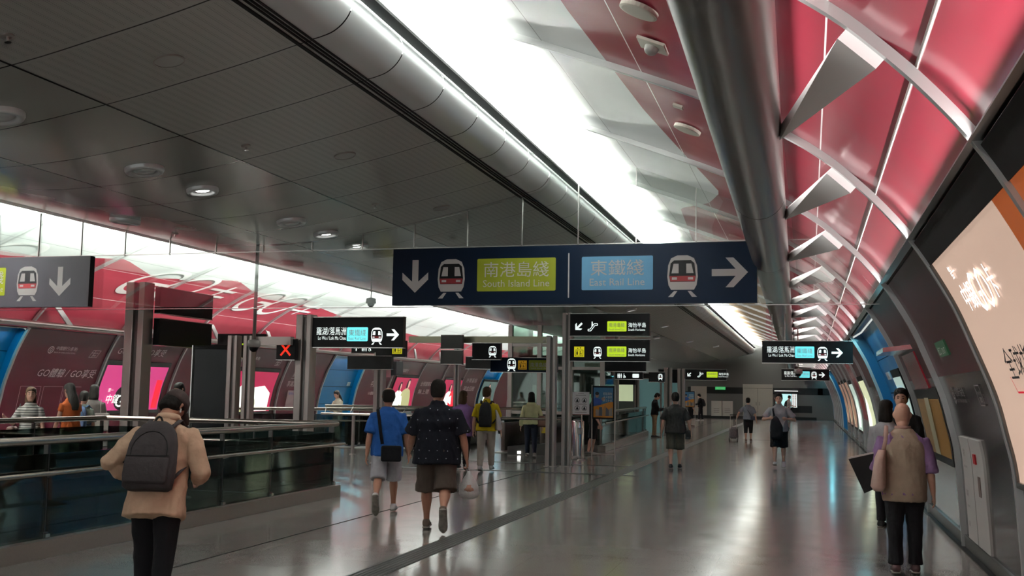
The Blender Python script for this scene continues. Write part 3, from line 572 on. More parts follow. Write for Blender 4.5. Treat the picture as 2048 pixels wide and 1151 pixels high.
p = person('bald elderly man in a beige vest over a lilac shirt walking away on the right', .86, 10.75, -2, F, skin2, purp, blackc, None, mat('shoe_dark_red', (.05, .02, .022), .7, var=.6, vscale=30), vox=.0095, sleeve='elbow', hem=.45, loose=.014, extras=ex, leg_w=1.2, sleeve_w=1.1)
t = item('tote_bag', 'pale pink canvas tote with a black folder on the shoulder of the elderly man', 'bag', p)
MB().ell([((-.235, -.115, .78), (.045, 0, 0), (0, .12, 0)), ((-.235, -.115, .82), (.07, 0, 0), (0, .15, 0)), ((-.215, -.115, 1.08), (.05, 0, 0), (0, .15, 0)), ((-.195, -.115, 1.16), (.035, 0, 0), (0, .12, 0))], 22, p=2.6).build('bag_body', cloth('tote_pink', (.50, .36, .31)), t, smooth=True)
strap([(-.19, -.11, 1.14), (-.165, -.15, 1.24), (-.155, -.14, 1.34), (-.15, -.03, 1.385), (-.16, .08, 1.30), (-.2, .02, 1.16)], .018, .006, MATS['tote_pink'], t)
t = item('document_folder', 'black folder tucked slantwise beside the pale pink tote', 'folder', p); MB().prism([(-.50, -.04, 1.06), (-.27, -.04, 1.12), (-.24, -.04, .80), (-.36, -.04, .74)], (0, .035, 0)).build('folder_body', mat('folder_black', (.008, .008, .009), .5, spec=.2), t)
MB().prism([(-.50, -.045, 1.075), (-.27, -.045, 1.135), (-.27, -.045, 1.12), (-.50, -.045, 1.06)], (0, .045, 0)).build('paper_edge', whitep, t)
# 16, 17 ---- couple beyond him
F = Fig(1.76, 1.0, 1.0, 0, legs=((2, 2), (-2, 2)), arms=((5, 8, 20, 0), (5, 8, 20, 0)), head=(4, 0), foot=(0, 0))
person('dark-haired man in black facing the camera behind the bald man', 1.21, 15.3, 172, F, skin2, cloth('jacket_black', (.012, .012, .014)), blackc, ('short', hairb), cloth('shoe_black', (.02, .02, .02)), vox=.013, sleeve='long', face=True)
F = Fig(1.60, .92, .95, 0, legs=((2, 2), (-2, 2)), arms=((5, 8, 30, 0), (5, 8, 30, 0)), head=(0, -10), foot=(0, 0))
person('woman with dark shoulder-length hair in a silver-grey top beside the dark-haired man', .96, 14.5, -15, F, skin2, mat('top_silver', (.28, .28, .30), .5, bump=.7, bscale=9), blackc, ('bob', hairb), cloth('shoe_black', (.02, .02, .02)), vox=.014, sleeve='long')
# 18-21 ---- group on the far left
def striped():
    m = mat('tee_striped', (.5, .5, .46), .9, spec=.2); nt = m.node_tree; tc = nt.nodes.new('ShaderNodeTexCoord'); sp = nt.nodes.new('ShaderNodeSeparateXYZ'); nt.links.new(tc.outputs['Object'], sp.inputs[0]); nt.links.new(ramp_mix(nt, grid_lines(nt, sp.outputs[2], .042, .012), (.50, .49, .45), (.01, .01, .012)), nt.nodes['Principled BSDF'].inputs['Base Color']); return m
F = Fig(1.58, .90, .92, 0, legs=((2, 2), (-2, 2)), arms=((6, 12, 6, 0), (20, 20, 100, -10)), head=(0, 10), foot=(0, 0))
p = person('woman in a black and white striped T-shirt talking at the far left', -12.55, 14.85, -150, F, skin2, striped(), blackc, ('bob', hairbr), cloth('shoe_black', (.02, .02, .02)), vox=.013, hem=.52, face=True)
p2 = p
t = item('shoulder_bag', 'brown shoulder bag at the side of the woman in stripes', 'bag', p); MB().box((.27, -.02, .82), (.14, .26, .26), bev=.04).build('bag_body', mat('leather_dark', (.10, .045, .03), .5), t); strap([(.24, .0, .94), (.19, .02, 1.15), (.15, .01, 1.33)], .010, .005, blackm, t)
F = Fig(1.66, .92, .92, 4, legs=((2, 2), (-2, 2)), arms=((14, 10, 24, 10), (16, 10, 30, 10)), head=(10, 0), foot=(0, 0))
person('woman with long black hair in an orange sleeveless top leaning on the left rail', -12.45, 15.75, 75, F, skin2, cloth('top_orange', (.36, .08, .02)), cloth('trousers_lime', (.40, .42, .28)), ('long', hairb), cloth('shoe_black', (.02, .02, .02)), vox=.013, sleeve='cap', face=True)
F = Fig(1.52, .92, .95, 0, legs=((2, 2), (-2, 2)), arms=((6, 8, 30, 0), (5, 8, 30, 0)), head=(6, 0), foot=(0, 0))
p = person('person in a pale green top standing right of the woman in orange', -12.87, 16.6, 20, F, skin2, cloth('top_sage', (.25, .30, .26)), blackc, ('short', hairb), cloth('shoe_black', (.02, .02, .02)), vox=.015)
backpack(p, F, 'blue-grey backpack of the person in pale green', cloth('backpack_blue', (.08, .13, .24)), zc=.70, w=.085, hh=.13, dp=.05)
F = Fig(1.64, .92, .95, 0, legs=((4, 2), (-4, 2)), arms=((6, 8, 30, 0), (5, 12, 20, 0)), head=(6, 0), foot=(0, 0))
p = person('woman in a grey top with dark hair walking past the pink lightbox', -13.43, 17.62, 25, F, skin2, cloth('top_grey', (.16, .14, .13)), cloth('skirt_grey', (.12, .11, .10)), ('bob', hairb), cloth('shoe_black', (.02, .02, .02)), vox=.015, sleeve='long')
t = item('tote_bag', 'pale tote bag of the woman passing the pink lightbox', 'bag', p); MB().box((.2, -.15, .95), (.28, .08, .34), bev=.03).build('bag_body', cloth('canvas_pale', (.40, .36, .33)), t); strap([(.17, -.14, 1.1), (.15, -.08, 1.3), (.14, .0, 1.37)], .01, .005, MATS['canvas_pale'], t)
F = Fig(1.72, 1.0, 1.0, 3, legs=((4, 2), (-4, 2)), arms=((20, 8, 60, 10), (20, 8, 60, 10)), head=(20, 0), foot=(0, 0))
person('man in a white T-shirt looking down, seen just above the brown cap', -12.1, 18.6, 165, F, skin2, cloth('tee_white', (.42, .41, .40)), blackc, ('short', hairb), cloth('shoe_black', (.02, .02, .02)), vox=.015, face=True)
F = Fig(1.60, .90, .92, 2, legs=((2, 2), (-2, 2)), arms=((24, 8, 84, 22), (24, 8, 84, 22)), head=(22, 0), foot=(0, 0))
p = person('woman in a cream top reading her phone in front of the left blue bay', -14.3, 30.6, 160, F, skin2, cloth('top_cream', (.42, .38, .30)), cloth('trousers_olive', (.16, .17, .13)), ('long', hairb), cloth('shoe_black', (.02, .02, .02)), vox=.017, sleeve='long', face=True)
t = item('mobile_phone', 'black phone held by the woman in the cream top', 'phone', p); MB().box((.0, .30, 1.05), (.08, .015, .15), bev=.004).build('phone_body', black, t)
# ------------------------------------------------------------------ floor, pit, ceiling
WX0, WX1, WY = -11.35, -7.15, 15.15        # stair well in the floor
xl, xr = 2 * XC - 1.75, 1.75
m = MB()
for a in ((xl, Y0, WX0, YE), (WX1, Y0, xr, YE), (WX0, WY, WX1, YE)):
    x0, y0, x1, y1 = a; m.add([(x0, y0, 0), (x1, y0, 0), (x1, y1, 0), (x0, y1, 0)], [(0, 1, 2, 3)])
struct(m.build('floor', 'floor'))
struct(MB().box(((WX0 + WX1) / 2, 7, -4.0), (WX1 - WX0, 17, .1)).box((WX0 - .05, 7, -2.2), (.1, 17, 3.6)).box((WX1 + .05, 7, -2.2), (.1, 17, 3.6)).box(((WX0 + WX1) / 2, WY + .05, -2.2), (WX1 - WX0, .1, 3.6)).build('wall_pit', mat('pit_dark', (.05, .055, .055), .4)))
struct(MB().box((WX0 - .02, 7, -.22), (.06, 17, .42)).box((WX1 + .02, 7, -.22), (.06, 17, .42)).box(((WX0 + WX1) / 2, WY + .02, -.22), (WX1 - WX0, .06, .42)).build('trim_pit', mat('slab_edge', (.36, .34, .27), .5)))
# drain / tactile channels set in the floor
ch = mat('channel_grate', (.035, .034, .031), .45, bump=.0)
m = MB(); m2 = MB()
for x0, x1, y0, y1 in ((-3.98, -3.68, 3, 70), (-9.2, -3.4, 21.35, 21.55), (-9.2, -3.98, 24.0, 24.2)):
    m.box(((x0 + x1) / 2, (y0 + y1) / 2, .002), (x1 - x0, y1 - y0, .004))
for k in range(6): m2.box((-3.955 + k * .05, 36, .005), (.012, 66, .004))
g = struct(m.build('trim_floor', ch)); m2.build('grate_bars', mat('grate_bar', (.09, .088, .08), .35), g)
struct(MB().box((-5.63, 36, .001), (.02, 70, .003)).box((-.9, 41, .001), (5.0, .05, .003)).build('trim_groove', blackm))
# suspended ceiling: shallow sagging sheet with bull-nosed edges
CP = [(-4.06, 4.62), (-4.18, 4.6), (-4.7, 4.47), (-5.3, 4.34), (-6.05, 4.19), (-7.3, 4.0), (-8.4, 3.94)]
cpf = catmull(CP[::-1], 4); cpf = cpf + [(2 * XC - x, z) for x, z in cpf[-2::-1]] if False else [(2 * XC - x, z) for x, z in cpf[::-1]] + cpf[1:]
CEND = 77.2
def sheet(pf, ys): return MB().rings([[(x, y, z) for x, z in pf] for y in ys], cap=False, closed=False)
o = sheet(cpf, [Y0 + (CEND - Y0) * k / 20 for k in range(21)]).build('ceiling', 'ceil', smooth=True); struct(o)
def ceil_z(x):
    x = x if x > XC else 2 * XC - x
    q = cpf[len(cpf) // 2:]
    for (a, za), (b, zb) in zip(q, q[1:]):
        if a <= x <= b: return za + (zb - za) * (x - a) / (b - a)
    return 4.6
def ceil_fit(t, x, y, dz):
    t.location = (x, y, ceil_z(x) - dz); t.rotation_euler = (0, -math.atan((ceil_z(x + .1) - ceil_z(x - .1)) / .2), 0)
bn = catmull([(-4.06, 4.625), (-3.98, 4.64), (-3.86, 4.68), (-3.76, 4.76), (-3.70, 4.87), (-3.72, 4.98), (-3.82, 5.05), (-4.0, 5.07)], 4)
for sd in (1, -1):
    pf = bn if sd > 0 else [(2 * XC - x, z) for x, z in bn]
    m = MB(); y = -.87 - .32 + .0
    k = 0; y = -1.5
    while y < CEND:
        y1 = min(y + 1.160, CEND); m.rings([[(x, yy, z) for x, z in pf] for yy in (y, y1)], cap=False, closed=False); y += 1.18
    o = m.build('trim_bullnose', bullm, smooth=True); struct(o)
    q = MB(); f = (lambda x: x) if sd > 0 else (lambda x: 2 * XC - x)
    for x, w, z in ((-4.19, .035, 4.597), (-4.13, .016, 4.608), (-4.095, .016, 4.615), (-4.055, .014, 4.621)): q.box((f(x), 37.9, z), (w, CEND - Y0, .02))
    struct(q.build('trim_slots', blackm))
    struct(MB().box((f(-3.70), 37.9, 5.075), (.13, CEND - Y0, .03)).box((f(-4.6), 37.9, 5.04), (1.3, CEND - Y0, .03)).build('trim_cove', blackm))
# vaults and lower walls
SV = s_of_z(2.98)
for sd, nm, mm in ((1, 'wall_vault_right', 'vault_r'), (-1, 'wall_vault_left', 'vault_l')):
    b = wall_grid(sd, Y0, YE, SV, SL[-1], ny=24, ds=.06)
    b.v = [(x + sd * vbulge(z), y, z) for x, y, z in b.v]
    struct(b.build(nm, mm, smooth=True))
RIBR = [5.8 + 3.6 * k for k in range(-2, 21)]
RIBL = [20.7 + 3.36 * k for k in range(-6, 18)]
skirt = mat('skirting_grey', (.09, .09, .085), .35, .3)
s12, s19 = s_of_z(.14), s_of_z(1.9)
def bay(side, y0, y1, kind):
    nm = 'wall_right' if side > 0 else 'wall_left'
    g = .015
    if kind == 'blue':
        wid = y1 - y0
        nb = 2 if wid > 5 else 1
        zs = [(.0, 1.05), (1.05, 1.7), (1.7, 2.35), (2.35, 2.92)]
        for a, b in zs:
            sa, sb = s_of_z(a), s_of_z(b)
            struct(wall_grid(side, y0, y1, sa + .01, sb - .006, off=-.18, ny=1).build(nm, bluep, smooth=True))
        struct(wall_grid(side, y0, y1, .02, s_of_z(2.92), off=-.195, ny=1).build(nm, blackm, smooth=True))
        for yy, d in ((y0 + .01, 1), (y1 - .01, -1)):
            struct(wall_grid(side, yy, yy + .02 * d, 0.0, s_of_z(2.92), off=-.2, thick=.2).build(nm, bluep))
        sz = s_of_z(2.95)
        struct(wall_grid(side, y0, y1, sz, sz + .03, off=-.2, thick=.2).build(nm, steel))
        x, z = prof(s_of_z(2.86), -.06)
        L = bpy.data.lights.new('bay_light', 'AREA'); L.shape = 'RECTANGLE'; L.size = .08; L.size_y = wid * .85; L.color = (.25, .85, 1); L.energy = 28 * wid / 7
        lo = bpy.data.objects.new('bay_light', L); C.objects.link(lo); lo.location = (x if side > 0 else 2 * XC - x, (y0 + y1) / 2, z + .02)
        lo.rotation_euler = (0, math.radians(12 * side), 0)
        return
    struct(wall_grid(side, y0, y1, SV, s19, ny=1).build(nm, maroon, smooth=True))
    struct(wall_grid(side, y0, y1, s12, s19, ny=1).build(nm, metalp if side > 0 else maroon, smooth=True))
def baykind(side, y0):
    if side > 0: return 'blue' if (16 < y0 < 23.5 or 48.9 < y0 < 56 or 73 < y0 < 78) else 'wall'
    return 'blue' if (16.5 < y0 < 18.5 or 37 < y0 < 38 or 57 < y0 < 58) else 'wall'
for side, RB in ((1, RIBR), (-1, RIBL)):
    k = 0
    while k < len(RB) - 1:
        y0, y1 = RB[k], RB[k + 1]; kd = baykind(side, y0); j = k + 1
        if kd == 'blue':
            while j < len(RB) - 1 and baykind(side, RB[j]) == 'blue': j += 1
            y1 = RB[j]
        bay(side, max(y0, Y0), min(y1, YE), kd); k = j
    n = 0
    for y in RB:
        if y > YE or y < Y0: continue
        n += 1
        inblue = baykind(side, y) == 'blue' and any(abs(y - q - (3.6 if side > 0 else 3.36)) < .1 and baykind(side, q) == 'blue' for q in RB)
        s0 = SV if inblue else 0.0
        o = wall_grid(side, y - .032, y + .032, s0, s_of_z(5.62), off=.0, thick=.06, ds=.14).build('trim_rib', ribm); struct(o)
        if side > 0:
            sj = s_of_z(3.50); A1 = Vector(wp(1, y + .02, sj, .05)); A2 = Vector(wp(1, y + .02, sj + .27, .05)); tx = -.05 - .011 * (y + 1.9)
            B1 = Vector((tx, y + 1.95, 3.56)); B2 = Vector((tx, y + 1.95, 3.66)); dn = Vector((-.05, 0, -.055))
            if y < 70: MB().prism([A1, A2, B2, B1], dn).build('fin', finm, o)
        else:
            sj = s_of_z(3.6); A1 = Vector(wp(-1, y + .03, sj, .08)); A2 = Vector(wp(-1, y + .28, sj - .03, .08))
            MB().prism([A1, A2, (-17.33, y + 1.08, 3.1), (-17.33, y + .86, 3.1)], (.05, 0, -.02)).build('fin', finm, o)
for sd in (1, -1):
    nm = 'baseboard_right' if sd > 0 else 'baseboard_left'
    struct(wall_grid(sd, Y0, YE, 0.0, .14, off=0, thick=.03).build(nm, skirt))
    struct(MB().box((1.66 if sd > 0 else 2 * XC - 1.66, 38, .004), (.10, 80, .008)).build('trim_gutter', blackm))
    # seam shadow gap between vault and wall
    struct(wall_grid(sd, Y0, YE, SV - .015, SV + .012, off=.004, thick=.004).build('trim_seam', blackm))
struct(MB().box((.845, 38, 2.985), (.07, 79, .012)).build('trim_fill_ledge', steel_d))  # slim ledge added as a seat for the unseen vault fill lamps
cx_, cz_ = prof(s_of_z(3.41), .0)
struct(MB().tube([(cx_ + .03, Y0, cz_), (cx_ + .03, YE, cz_)], .010, 8).build('trim_conduit', steel, smooth=True))
# end wall and rear closure
ew = [(2 * XC - x, z) for x, z in PF] + [(x, z) for x, z in PF[::-1]]
struct(MB().prism([(x, YE, z) for x, z in ew], (0, .1, 0)).build('wall_end', endm))
struct(MB().box((-3.8, YE - .02, 2.02), (9.5, .03, .46)).box((1.0, YE - .02, 2.02), (.8, .03, .46)).build('wall_end', blackm))
struct(MB().box((-1.2, YE - .03, .75), (2.8, .03, .5)).build('wall_end', blackm))
struct(MB().box((-5.5, YE - .05, .1), (12, .05, .2)).build('baseboard_end', blackm))
d = MB().box((-3.55, YE - .04, 1.25), (2.1, .06, 2.5)).build('door_1', mat('door_steel', (.34, .32, .28), .3, .8)); struct(d)
MB().box((-3.55, YE - .075, 1.1), (.015, .01, 2.2)).box((-3.55, YE - .075, 2.2), (2.0, .01, .02)).build('door_joint', blackm, d)
MB().box((-3.65, YE - .09, 1.1), (.03, .04, .25)).box((-3.45, YE - .09, 1.1), (.03, .04, .25)).build('door_handle', steel_b, d)
d = MB().box((-7.75, YE - .04, 1.15), (1.15, .06, 2.3)).build('door_2', mat('door_beige', (.30, .26, .22), .5)); struct(d)
# overhead duct
t = thing('air_duct', 'large dark round duct running overhead along the vaulted ceiling', 'duct', (0, 0, 0))
dm = mat('duct_brown', (.085, .075, .07), .3, .6)
for y0, y1 in ((Y0, 10.4), (10.42, 15.0), (15.02, 27.0), (27.02, 40), (40.02, 60), (60.02, 77.9)):
    pts = [(-.34 - .011 * y, y, 3.62) for y in (y0, (y0 + y1) / 2, y1)]
    MB().tube(pts, .255, 36).build('duct_section', dm, t, smooth=False); autosmooth(t.children[-1])
t = thing('wall_pipe', 'long grey pipe running along the far red wall under the white struts', 'pipe', (0, 0, 0))
MB().tube([(-17.33, 12, 3.05), (-17.33, YE, 3.05)], .075, 16).build('pipe_run', steel, t); autosmooth(t.children[-1])
for y in RIBL:
    if 12 < y < YE: MB().box((-17.5, y, 3.0), (.4, .06, .05)).build('bracket', steel, t)
# smoke curtain of glass hung across the hall
t = thing('glass_smoke_curtain', 'clear glass smoke barrier hung across the hall above the big direction sign', 'glass screen', (0, 0, 0))
gm = glass_mat('curtain_glass', (.88, .90, .88), .42, .015, .08)
top = [(x, z) for x, z in PF if z > 2.93]                                     # right flank of the vault
pts = [(x, 15.1, z) for x, z in top if x > -4.0] + [(-3.82, 15.1, 5.06), (-3.70, 15.1, 4.88), (-3.86, 15.1, 4.67)]
pts += [(x, 15.1, z - .01) for x, z in cpf[::-1][::3]]
pts += [(2 * XC + 3.86, 15.1, 4.67), (2 * XC + 3.70, 15.1, 4.88), (2 * XC + 3.82, 15.1, 5.06)] + [(2 * XC - x, 15.1, z) for x, z in top[::-1] if x > -4.0]
MB().prism(pts, (0, .012, 0)).build('glass_panel', gm, t)
b = MB(); b2 = MB()
for k in range(22):
    x = -.55 - .865 * k - .12
    zt = ceil_z(x) if -12.6 < x < -4.2 else (5.0 if x > -4.2 else 4.6)
    if x > -4.1:
        zt = max(z for xx, z in PF if xx >= x - .02)
    b.box((x, 15.09, (3.82 + zt) / 2), (.014, .03, zt - 3.82))
b.box((-7.9, 15.09, 3.84), (16.4, .03, .012)).build('mullion', steel_b, t)
MB().box((-7.7, 15.105, 2.925), (18.2, .03, .012)).build('edge_strip', steel_b, t)
# ------------------------------------------------------------------ lights of the place, plus added fill lamps for the right vault
def area(name, loc, rot, sx, sy, e, col=(1, 1, 1), spread=PI):
    L = bpy.data.lights.new(name, 'AREA'); L.shape = 'RECTANGLE'; L.size = sx; L.size_y = sy; L.energy = e; L.color = col; L.spread = spread
    o = bpy.data.objects.new(name, L); C.objects.link(o); o.location = loc; o.rotation_euler = rot; return o
for k in range(6):
    ya, yb = [(-1, 8), (8, 16), (16, 27), (27, 42), (42, 59), (59, 77)][k]
    for sd in (1, -1):
        x = -4.2 if sd > 0 else 2 * XC + 3.72
        d = Vector((sd * 1.0, 0, .45 if sd > 0 else .45)).normalized(); q = (-d).to_track_quat('Z', 'Y').to_euler()
        o = area('cove_light', (x, (ya + yb) / 2, 5.1 if sd > 0 else 5.17), q, .12, yb - ya, (105 if sd > 0 else 340) * (yb - ya), (.98, 1, .93), PI if sd > 0 else math.radians(100))
        z = -d; yv = Vector((0, 1, 0)); xv = yv.cross(z).normalized(); o.rotation_euler = Matrix((xv, yv, z)).transposed().to_euler()
for ya, yb in ((-1.4, 8), (8, 15), (15, 27), (27, 45), (45, 77)):
    d = Vector((1.0, 0, -.56)).normalized(); z = -d; yv = Vector((0, 1, 0)); xv = yv.cross(z).normalized()
    ym = (ya + yb) / 2; o = area('vault_fill_duct', (-.11 - .011 * ym, ym, 3.872), Matrix((xv, yv, z)).transposed().to_euler(), .10, yb - ya, 3.2 * (yb - ya), (1, 1, .95), math.radians(110))  # unseen fill lamp added above the duct to brighten the right vault
    d = Vector((-.56, 0, .83)).normalized(); z = -d; xv = yv.cross(z).normalized(); area('vault_fill_ledge', (.82, ym, 2.995), Matrix((xv, yv, z)).transposed().to_euler(), .02, yb - ya - .02, 7 * (yb - ya), (1, 1, .97), math.radians(84))  # unseen fill lamp added along the ledge for the vault's bright band
w = bpy.data.worlds.new('World'); SC.world = w; w.use_nodes = True
w.node_tree.nodes['Background'].inputs[0].default_value = (.8, .85, .82, 1); w.node_tree.nodes['Background'].inputs[1].default_value = .55
lens_on = mat('lamp_lens', (1, .98, .92), .5, emit=14.0)
def downlight(x, y, on, r=.19, label='', cat='ceiling light', group=None):
    z = ceil_z(x); t = thing('ceiling_downlight' if cat == 'ceiling light' else 'ceiling_vent', label, cat, (x, y, z - .005), 0, group); ceil_fit(t, x, y, .0)
    MB().lathe((0, 0, 0), [(.02, r), (-.03, r), (-.055, r * .93), (-.05, r * .72), (-.02, r * .62), (.0, r * .6)], 32).build('trim_ring', bullm, t, smooth=True)
    if on:
        MB().lathe((0, 0, 0), [(-.02, .001), (-.02, r * .42)], 24).build('lens', lens_on, t)
        MB().lathe((0, 0, 0), [(0.0, r * .42), (-.02, r * .42), (0, r * .6)], 24).build('reflector', steel_b, t, smooth=True)
        L = bpy.data.lights.new('downlight', 'SPOT'); L.energy = 55; L.spot_size = 1.9; L.spot_blend = .8; L.shadow_soft_size = .06; L.color = (1, .95, .86)
        lo = bpy.data.objects.new('downlight', L); C.objects.link(lo); lo.location = (x, y, z - .12)
    else:
        MB().lathe((0, 0, 0), [(-.02, r * .6), (-.05, r * .45), (-.05, .001)], 24).build('diffuser_cone', bullm, t, smooth=True)
        MB().lathe((0, 0, 0), [(.0, r * .62), (-.004, r * .46)], 24).build('dark_gap', blackm, t)
for i, (x, y, lb) in enumerate([(-7.04, 11.04, 'lit round ceiling downlight, largest and nearest of the lit ones'), (-7.09, 14.54, 'lit round ceiling downlight just in front of the glass smoke barrier'), (-7.16, 15.84, 'lit round ceiling downlight right behind the glass smoke barrier')]):
    downlight(x, y, True, label=lb, group='lit ceiling downlights')
for x, y in [(-5.4, 33), (-5.9, 36.5), (-5.4, 41), (-6.4, 46), (-5.6, 52), (-5.0, 60)]:
    downlight(x, y, True, .17, label='small lit downlight in the distant ceiling beyond the hanging signs', group='distant ceiling downlights')
for x, y, lb in [(-7.02, 9.85, 'unlit round grey ceiling vent beside the nearest lit downlight'), (-7.07, 13.38, 'unlit round grey ceiling vent next to the second lit downlight'), (-6.92, 7.58, 'round grey ceiling vent cut by the left edge of the picture'), (-9.25, 12.6, 'dim round ceiling vent close to the far edge of the ceiling')]:
    downlight(x, y, False, .21, label=lb, cat='ceiling vent', group='round ceiling vents')
for x, y, lb in [(-5.14, 7.47, 'flat round speaker disc in the perforated ceiling, nearest one'), (-5.18, 11.05, 'flat round speaker disc in the middle of the perforated ceiling'), (-5.22, 14.53, 'flat round speaker disc close to the glass smoke barrier')]:
    t = thing('ceiling_speaker', lb, 'speaker', (x, y, ceil_z(x) - .02), 0, 'ceiling speaker discs'); ceil_fit(t, x, y, .0)
    MB().lathe((0, 0, 0), [(.03, .13), (-.012, .13), (-.015, .118)], 28).build('rim', steel, t); MB().lathe((0, 0, 0), [(-.012, .118), (-.012, .001)], 28).build('grille', mat('grille_grey', (.42, .42, .41), .5, .2), t)
for x, y, lb in [(-5.75, 6.32, 'small ceiling sprinkler head nearest the camera, upper left'), (-5.79, 9.87, 'small ceiling sprinkler head between two speaker discs'), (-5.81, 13.42, 'small ceiling sprinkler head near the smoke barrier'), (-9.29, 13.88, 'small ceiling sprinkler head by the dim vent')]:
    t = thing('sprinkler_head', lb, 'sprinkler', (x, y, ceil_z(x) - .01), 0, 'ceiling sprinklers'); ceil_fit(t, x, y, .0)
    MB().lathe((0, 0, 0), [(.02, .05), (-.012, .05), (-.018, .03), (-.018, .001)], 18).build('escutcheon', steel, t); MB().lathe((0, 0, 0), [(-.018, .012), (-.05, .01), (-.052, .025), (-.056, .025), (-.056, .001)], 12).build('deflector', steel_b, t)
# devices fixed in the red vault beside the duct
def vault_dev(kind, x, y, lb):
    t = thing('vault_' + kind, lb, 'ceiling fitting', (0, 0, 0), 0)
    sx = None
    for i in range(len(PF) - 1):
        if PF[i + 1][0] <= x <= PF[i][0]: sx = SL[i] + (PF[i][0] - x) / (PF[i][0] - PF[i + 1][0]) * (SL[i + 1] - SL[i]); break
    if kind == 'speaker':
        P = circ(0, 0, .15); Q = circ(0, 0, .13)
        MB().rings([[wp(1, y + u, sx + v, .012) for u, v in P], [wp(1, y + u, sx + v, .045) for u, v in P], [wp(1, y + u, sx + v, .05) for u, v in Q]]).build('disc', mat('cream_plastic', (.62, .60, .52), .5), t)
    else:
        w_, h_ = (.13, .12) if kind == 'camera_plate' else (.05, .05)
        P = [(-w_, -h_), (w_, -h_), (w_, h_), (-w_, h_)]
        MB().rings([[wp(1, y + u, sx + v, .012) for u, v in P], [wp(1, y + u, sx + v, .035) for u, v in P]]).build('plate', mat('cream_plastic', (.62, .60, .52), .5), t)
        if kind == 'camera_plate': x_, y_, z_ = wp(1, y, sx, .05); MB().sphere((x_, y_, z_), .06).build('dome', mat('grey_dome', (.4, .4, .38), .3), t, smooth=True)
vault_dev('speaker', -1.16, 7.44, 'round cream speaker disc in the red vault, nearest the camera'); vault_dev('speaker', -1.21, 11.1, 'round cream speaker disc further along the red vault')
vault_dev('camera_plate', -1.18, 8.28, 'square cream plate with small dome on the red vault'); vault_dev('sensor_plate', -1.2, 10.18, 'tiny square sensor plate on the red vault')
